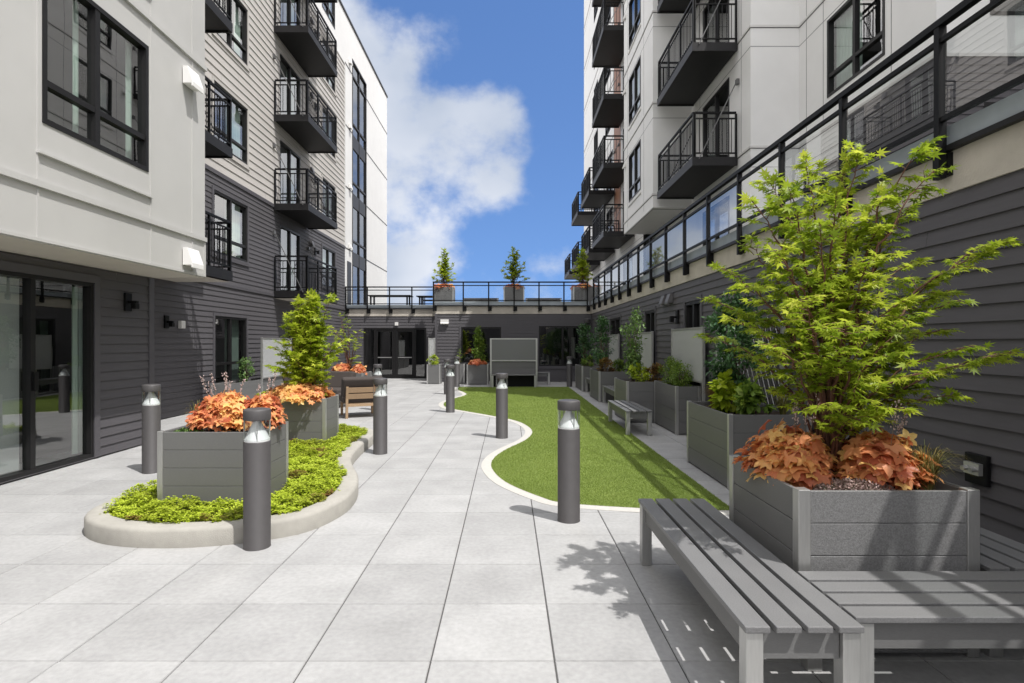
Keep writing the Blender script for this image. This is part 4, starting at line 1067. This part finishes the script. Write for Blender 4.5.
for (xc, zt, w, lm, sd, lb) in ((-2.62,5.35,.50,'lime_leaf',5,'small yellow green tree in the terrace planter above the entrance corner'),(.24,5.45,.62,'maple_leaf',8,'small dark green tree in the middle terrace planter'),(3.05,5.40,.42,'lime_leaf',11,'narrow light green tree in the right corner terrace planter')):
    b = (xc,23.35,3.72); r_ = random.Random(sd); tg = []
    for k in range(17):
        f = (k+.5)/17; th = k*2.4+r_.uniform(-.5,.5); rad = (w*(.55+.45*r_.random())*(1.0 if f < .55 else 1.05-f))
        tg.append((xc+math.cos(th)*rad, 23.35+math.sin(th)*rad*.8, 4.15+(zt-4.15)*f))
    tree(lb, b, tg, .12, MAPLE5, lm, twig=(.12,.30), step=.055, start=.40, dens=.75, trunk_r=.014, name='terrace_tree', lean=.5, flat=1.2, tlo=.1, thi=1.1)

# massed shrubs built from leaf clumps on a few stems
def shrub(label, c, rx, ry, z0, z1, n, s, lm, tm=OVAL, cat='shrub', name='shrub', group=None, prof=None, stem_from=None, clumps=40, tlo=0, thi=1, seed=0, csize=.22):
    t = thing(name, label, cat, (c[0],c[1],stem_from if stem_from is not None else z0), group)
    r = np.random.default_rng(100+seed)
    prof = prof or (lambda f: np.sqrt(np.clip(1-(2*f-1)**2, .02, 1)))
    f = r.random(clumps); th = r.random(clumps)*2*PI; q = np.sqrt(r.random(clumps))*.92
    rad = prof(f)
    C = np.stack([c[0]+np.cos(th)*q*rad*rx, c[1]+np.sin(th)*q*rad*ry, z0+(z1-z0)*f],1)
    own = r.integers(0, clumps, n); U = nrm(r.normal(size=(n,3)))*np.cbrt(r.random(n))[:,None]
    sz = csize*min(rx*2, z1-z0)
    P = C[own] + U*sz
    out = P - np.array([c[0],c[1],(z0*2+z1)/3]); out = nrm(out)
    D = out*.7 + nrm(r.normal(size=(n,3)))*.7 + np.array([0,0,-.15]); Nn = np.array([0,0,1.])+out*.4+r.normal(size=(n,3))*.35
    ct = r.random(clumps)*.4
    T = tlo+(thi-tlo)*(.25+ct[own]+r.normal(size=n)*.15+.15*U[:,2])
    m = MB(); zb = stem_from if stem_from is not None else z0-.04
    for k in range(min(14, clumps)): 
        e = C[k]; m.tube(bez((c[0]+r.uniform(-.03,.03),c[1]+r.uniform(-.03,.03),zb),(c[0]+(e[0]-c[0])*.25,c[1]+(e[1]-c[1])*.25,zb+(e[2]-zb)*.7),tuple(e),6), [.010,.009,.008,.007,.005,.004,.003], 5)
    m.build('stem', M['bark_grey'], t, smooth=True)
    leaves('foliage', tm, P, D, Nn, s*r.uniform(.65,1.2,n), T, M[lm], t, (c[0],c[1],zb if stem_from is None else stem_from) if False else tuple(t.location))
    return t
CL = 'climbing shrubs along the right wall'
shrub('dark climber with an oval crown in the far right corner planter', (2.52,18.8), .27,.30, 1.08,2.10, 1100,.075,'ivy_leaf', stem_from=.74, name='climber', group=CL, seed=1, tlo=.1)
shrub('dark round topped climber in the second planter from the far wall', (2.55,15.5), .30,.34, 1.0,2.16, 1500,.07,'ivy_leaf', stem_from=.74, name='climber', group=CL, seed=2, tlo=.15)
shrub('pale green climber with a bushy top behind the lawn bench', (2.55,11.6), .28,.30, 1.0,2.20, 1500,.065,'green_leaf', stem_from=.74, name='climber', group=CL, seed=3, prof=lambda f: .35+.65*np.clip((f-.35)*2.2,0,1), tlo=.25, thi=1.1)
shrub('dark green ivy mass growing behind the near maple on the trellis', (2.82,7.0), .31,.42, .95,2.12, 3400,.062,'ivy_leaf', stem_from=.74, name='climber', group=CL, seed=4, clumps=60)
shrub('conical bright green shrub in the far orange flower planter', (-1.12,21.3), .32,.30, .78,2.1, 1800,.075,'mid_leaf', stem_from=.70, name='conical_shrub', seed=5, prof=lambda f: np.clip(1.05-f,.06,1)**.8, clumps=60, csize=.16)
shrub('lime green bush in the small planter beside the entrance doors', (-2.78,21.4), .22,.22, .72,1.02, 600,.06,'lime_leaf', stem_from=.70, seed=6)
shrub('thin green sprig in the low planter behind the far bollards', (-1.85,21.6), .12,.12, .75,1.25, 130,.07,'mid_leaf', stem_from=.70, seed=7, clumps=12)
shrub('boxwood bush at the near end of the narrow planter', (3.03,9.95), .20,.32, .82,1.16, 1700,.036,'mid_leaf', stem_from=.76, seed=8, tlo=.05, thi=1.0)
shrub('boxwood bush at the far end of the narrow planter', (3.03,10.62), .20,.34, .82,1.22, 1700,.036,'mid_leaf', stem_from=.76, seed=9, tlo=.05, thi=1.0)
shrub('small green bush poking up left of the frosted screen', (-6.5,14.1), .18,.25, .62,1.15, 700,.05,'green_leaf', stem_from=.58, seed=10)
for i,(x,lb) in enumerate(((-.38,'green plant seen through the left part of the far mesh screen'),(.0,'green plant seen through the middle of the far mesh screen'),(.6,'green plant seen through the right part of the far mesh screen'))):
    shrub(lb, (x,20.12), .2,.13, .86,1.12+.05*i, 260,.06,'green_leaf', stem_from=.82, seed=11+i, group='plants behind the far mesh screen')
shrub('broad leafed green plant in the middle of the long right planter', (2.62,6.75), .26,.26, .80,1.10, 380,.12,'lime_leaf', stem_from=.74, seed=20, clumps=14)
shrub('broad leafed green plant at the near end of the long right planter', (2.72,6.32), .24,.20, .80,1.06, 340,.11,'mid_leaf', stem_from=.74, seed=21, clumps=14)
for i,(c,z,lm,lb) in enumerate((((2.60,11.30),.78,'lime_leaf','yellow green low plant at the front of the pale climber planter'),((2.95,11.35),.78,'bronze_leaf','bronze low plant at the right of the pale climber planter'),((2.58,15.05),.78,'bronze_leaf','bronze low plant in the second planter from the far wall'),((2.95,15.2),.78,'mid_leaf','green low plant in the second planter from the far wall'),((2.6,18.2),.78,'mid_leaf','yellowish low plant in the far right corner planter'))):
    shrub(lb, c, .28,.24, z+.02,z+.30, 520,.065,lm, stem_from=.74, seed=30+i, clumps=18, group='low underplanting in the right planters')

# coral bells: mounds of broad lobed orange leaves
def coral(label, loc, r, h, n, s, seed, tlo=0, thi=1, group='orange coral bells', stalks=0, tm=HEU, lim=None):
    t = thing('coral_bells', label, 'flowering plant', loc, group)
    g = np.random.default_rng(200+seed)
    th = g.random(n)*2*PI; q = np.sqrt(g.random(n)); el = (1-q**2)
    wob = 1+.16*np.sin(th*3+seed)+.1*np.sin(th*5+2*seed)
    layer = g.random(n)**.6
    P = np.stack([np.cos(th)*q*r*wob*(.75+.25*layer), np.sin(th)*q*r*wob*(.75+.25*layer), h*(.12+.88*np.sqrt(np.clip(el,0,1)))*(.45+.55*layer)+g.normal(size=n)*.020],1)
    out = np.stack([np.cos(th),np.sin(th),np.zeros(n)],1)
    D = out + g.normal(size=(n,3))*.45 + np.array([0,0,1])*(-.15-.55*q)[:,None]
    Nn = np.array([0,0,1.]) + out*(.25+.7*q)[:,None] + g.normal(size=(n,3))*.34
    T = tlo+(thi-tlo)*(.50+.22*np.sin(th*2+seed)+g.normal(size=n)*.26+.12*(layer-.5)-.12*q)
    keep = np.ones(n, bool) if lim is None else (P[:,1] > lim)
    P, D, Nn, T = P[keep], D[keep], Nn[keep], T[keep]; n = len(P)
    leaves('leaves', tm, P - D*0.3*s/np.linalg.norm(D,axis=1,keepdims=True), D, Nn, s*g.uniform(.55,1.3,n), T, M['orange_leaf'], t)
    m = MB()
    for k in range(0, n, max(1,n//40)): m.tube([(P[k,0]*.15,P[k,1]*.15,0),tuple(P[k]*np.array([.7,.7,.75])),tuple(P[k])], .0022, 4, False)
    m.build('stalk', M['stem'], t, local=True)
    for k in range(stalks):
        a = g.random()*2*PI; rr = g.random()*r*.7; hh = h+g.uniform(.10,.24); tip = Vector((math.cos(a)*rr*1.3, math.sin(a)*rr*1.1, hh))
        m = MB(); pts = bez((math.cos(a)*rr*.5,math.sin(a)*rr*.5,h*.4),(math.cos(a)*rr*.8,math.sin(a)*rr*.8,hh*.6),tip,8); m.tube(pts, .0018, 4)
        fl = m.build('flower_stalk', M['stem'], t, local=True)
        m = MB()
        for j in range(30):
            c = pts[8].lerp(pts[5], g.random()) if g.random() < .999 else pts[6]
            c = c + Vector(g.normal(size=3))*.008; w = g.uniform(.003,.006)
            m.v += [tuple(c+Vector((w,0,0))),tuple(c+Vector((-w,0,0))),tuple(c+Vector((0,w,0))),tuple(c+Vector((0,-w,0))),tuple(c+Vector((0,0,w*1.3))),tuple(c+Vector((0,0,-w*1.3)))]
            b_ = len(m.v)-6; m.f += [(b_+x,b_+y,b_+z) for x,y,z in ((0,2,4),(2,1,4),(1,3,4),(3,0,4),(2,0,5),(1,2,5),(3,1,5),(0,3,5))]
        m.build('floret', M['floret'], fl, local=True)
    return t
coral('orange coral bells spilling over the left edge of the near maple planter', (1.63,3.25,.76), .26,.31, 520,.066, 1, .05,1.1, stalks=4, lim=-.27)
coral('orange coral bells at the right front of the near maple planter', (2.03,3.12,.76), .235,.30, 480,.066, 2, .0,1.05, stalks=6, lim=-.24)
coral('large orange coral bells on the left in the planter behind the front bollard', (-2.66,5.38,.72), .30,.36, 900,.058, 3, .05,1.05, stalks=7, lim=-.30)
coral('orange red coral bells at the right corner above the front bollard', (-2.33,5.42,.72), .21,.35, 460,.058, 4, -.15,.85, stalks=3)
coral('golden orange coral bells round the lime maple trunk', (-3.02,8.28,.71), .45,.25, 1000,.062, 5, .2,1.15)
coral('pinkish orange coral bells left side of the planter beyond the lounge chairs', (-4.30,14.75,.72), .26,.30, 260,.085, 6, -.1,.9)
coral('pinkish orange coral bells right side of the planter beyond the lounge chairs', (-3.86,14.7,.72), .20,.26, 200,.085, 7, -.1,.8)
coral('orange red flowers at the foot of the far conical shrub', (-1.15,21.15,.70), .36,.22, 320,.08, 8, -.25,.55)
for i,(xc,lb) in enumerate(((-2.62,'orange leaves skirting the yellow green terrace tree'),(.24,'orange leaves skirting the dark green middle terrace tree'),(3.05,'orange leaves skirting the narrow right terrace tree'))):
    coral(lb, (xc,23.3,3.74), .46,.18, 260,.10, 9+i, -.1,.8)
# grasses
def tuft(label, loc, r, h, n, seed, lm='grass_leaf', group='grass tufts in the planters', wd=.0035):
    g = np.random.default_rng(300+seed); mb = MB(); tt = []
    for k in range(n):
        a = g.random()*2*PI; b0_ = Vector((math.cos(a)*r*.15*g.random(), math.sin(a)*r*.15*g.random(), 0)); sp_ = g.uniform(.3,1.0); hh = h*g.uniform(.6,1.05)
        e = Vector((math.cos(a)*r*sp_, math.sin(a)*r*sp_, hh*(1-.45*sp_))); pts = bez(b0_, b0_+Vector((e.x*.3,e.y*.3,hh*1.05)), e, 5)
        sd = Vector((-math.sin(a),math.cos(a),0)); i0 = len(mb.v); tv = g.random()
        for q, p in enumerate(pts):
            w = wd*(1-q/5.3); mb.v += [tuple(p+sd*w), tuple(p-sd*w)]; tt += [tv, tv]
        for q in range(5): mb.f.append((i0+2*q,i0+2*q+1,i0+2*q+3,i0+2*q+2))
    mb.t = tt
    o = mb.build('grass_tuft', M[lm], None, local=True); o.location = loc
    return tag(o, label, 'grass', group)
tuft('olive grass tuft at the right front corner of the near maple planter', (2.24,3.05,.765), .24,.30, 230, 1)
tuft('bronze grass tuft in the long right planter beside the leafy plant', (2.62,7.25,.74), .22,.36, 170, 2, 'bronze_leaf', wd=.005)
tuft('olive grass tuft at the near right of the long right planter', (3.02,6.25,.74), .18,.30, 150, 3, wd=.005)
tuft('thin grass blades at the left end of the planter behind the front bollard', (-2.98,5.45,.72), .20,.34, 60, 4)
tuft('yellow grass tuft among the leaves under the lime maple', (-2.80,8.10,.72), .14,.22, 60, 5, wd=.005)
# small pale succulents
def carpet(label, loc, rx, ry, n, seed, lm, s=.014, name='carpet_plant'):
    g = np.random.default_rng(400+seed); q = np.sqrt(g.random(n)); th = g.random(n)*2*PI
    P = np.stack([np.cos(th)*q*rx, np.sin(th)*q*ry, .012+.05*np.sqrt(np.clip(1-q*q,0,1))*g.random(n)**.5],1)
    D = nrm(g.normal(size=(n,3)))+np.array([0,0,.35])
    o = leaves(name, OVAL, P, D, np.array([0,0,1.])+g.normal(size=(n,3))*.5, s*g.uniform(.7,1.3,n), g.random(n), M[lm]); o.location = loc
    return tag(o, label, 'ground cover plant', 'low carpet plants in the planters')
carpet('pinkish grey sedum carpet between the orange plants of the near planter', (1.80,2.965,.785), .20,.10, 2200, 1, 'pink_leaf', .016)
carpet('blue green low carpet at the left end of the planter behind the front bollard', (-2.90,5.17,.72), .14,.07, 700, 2, 'green_leaf', .02)
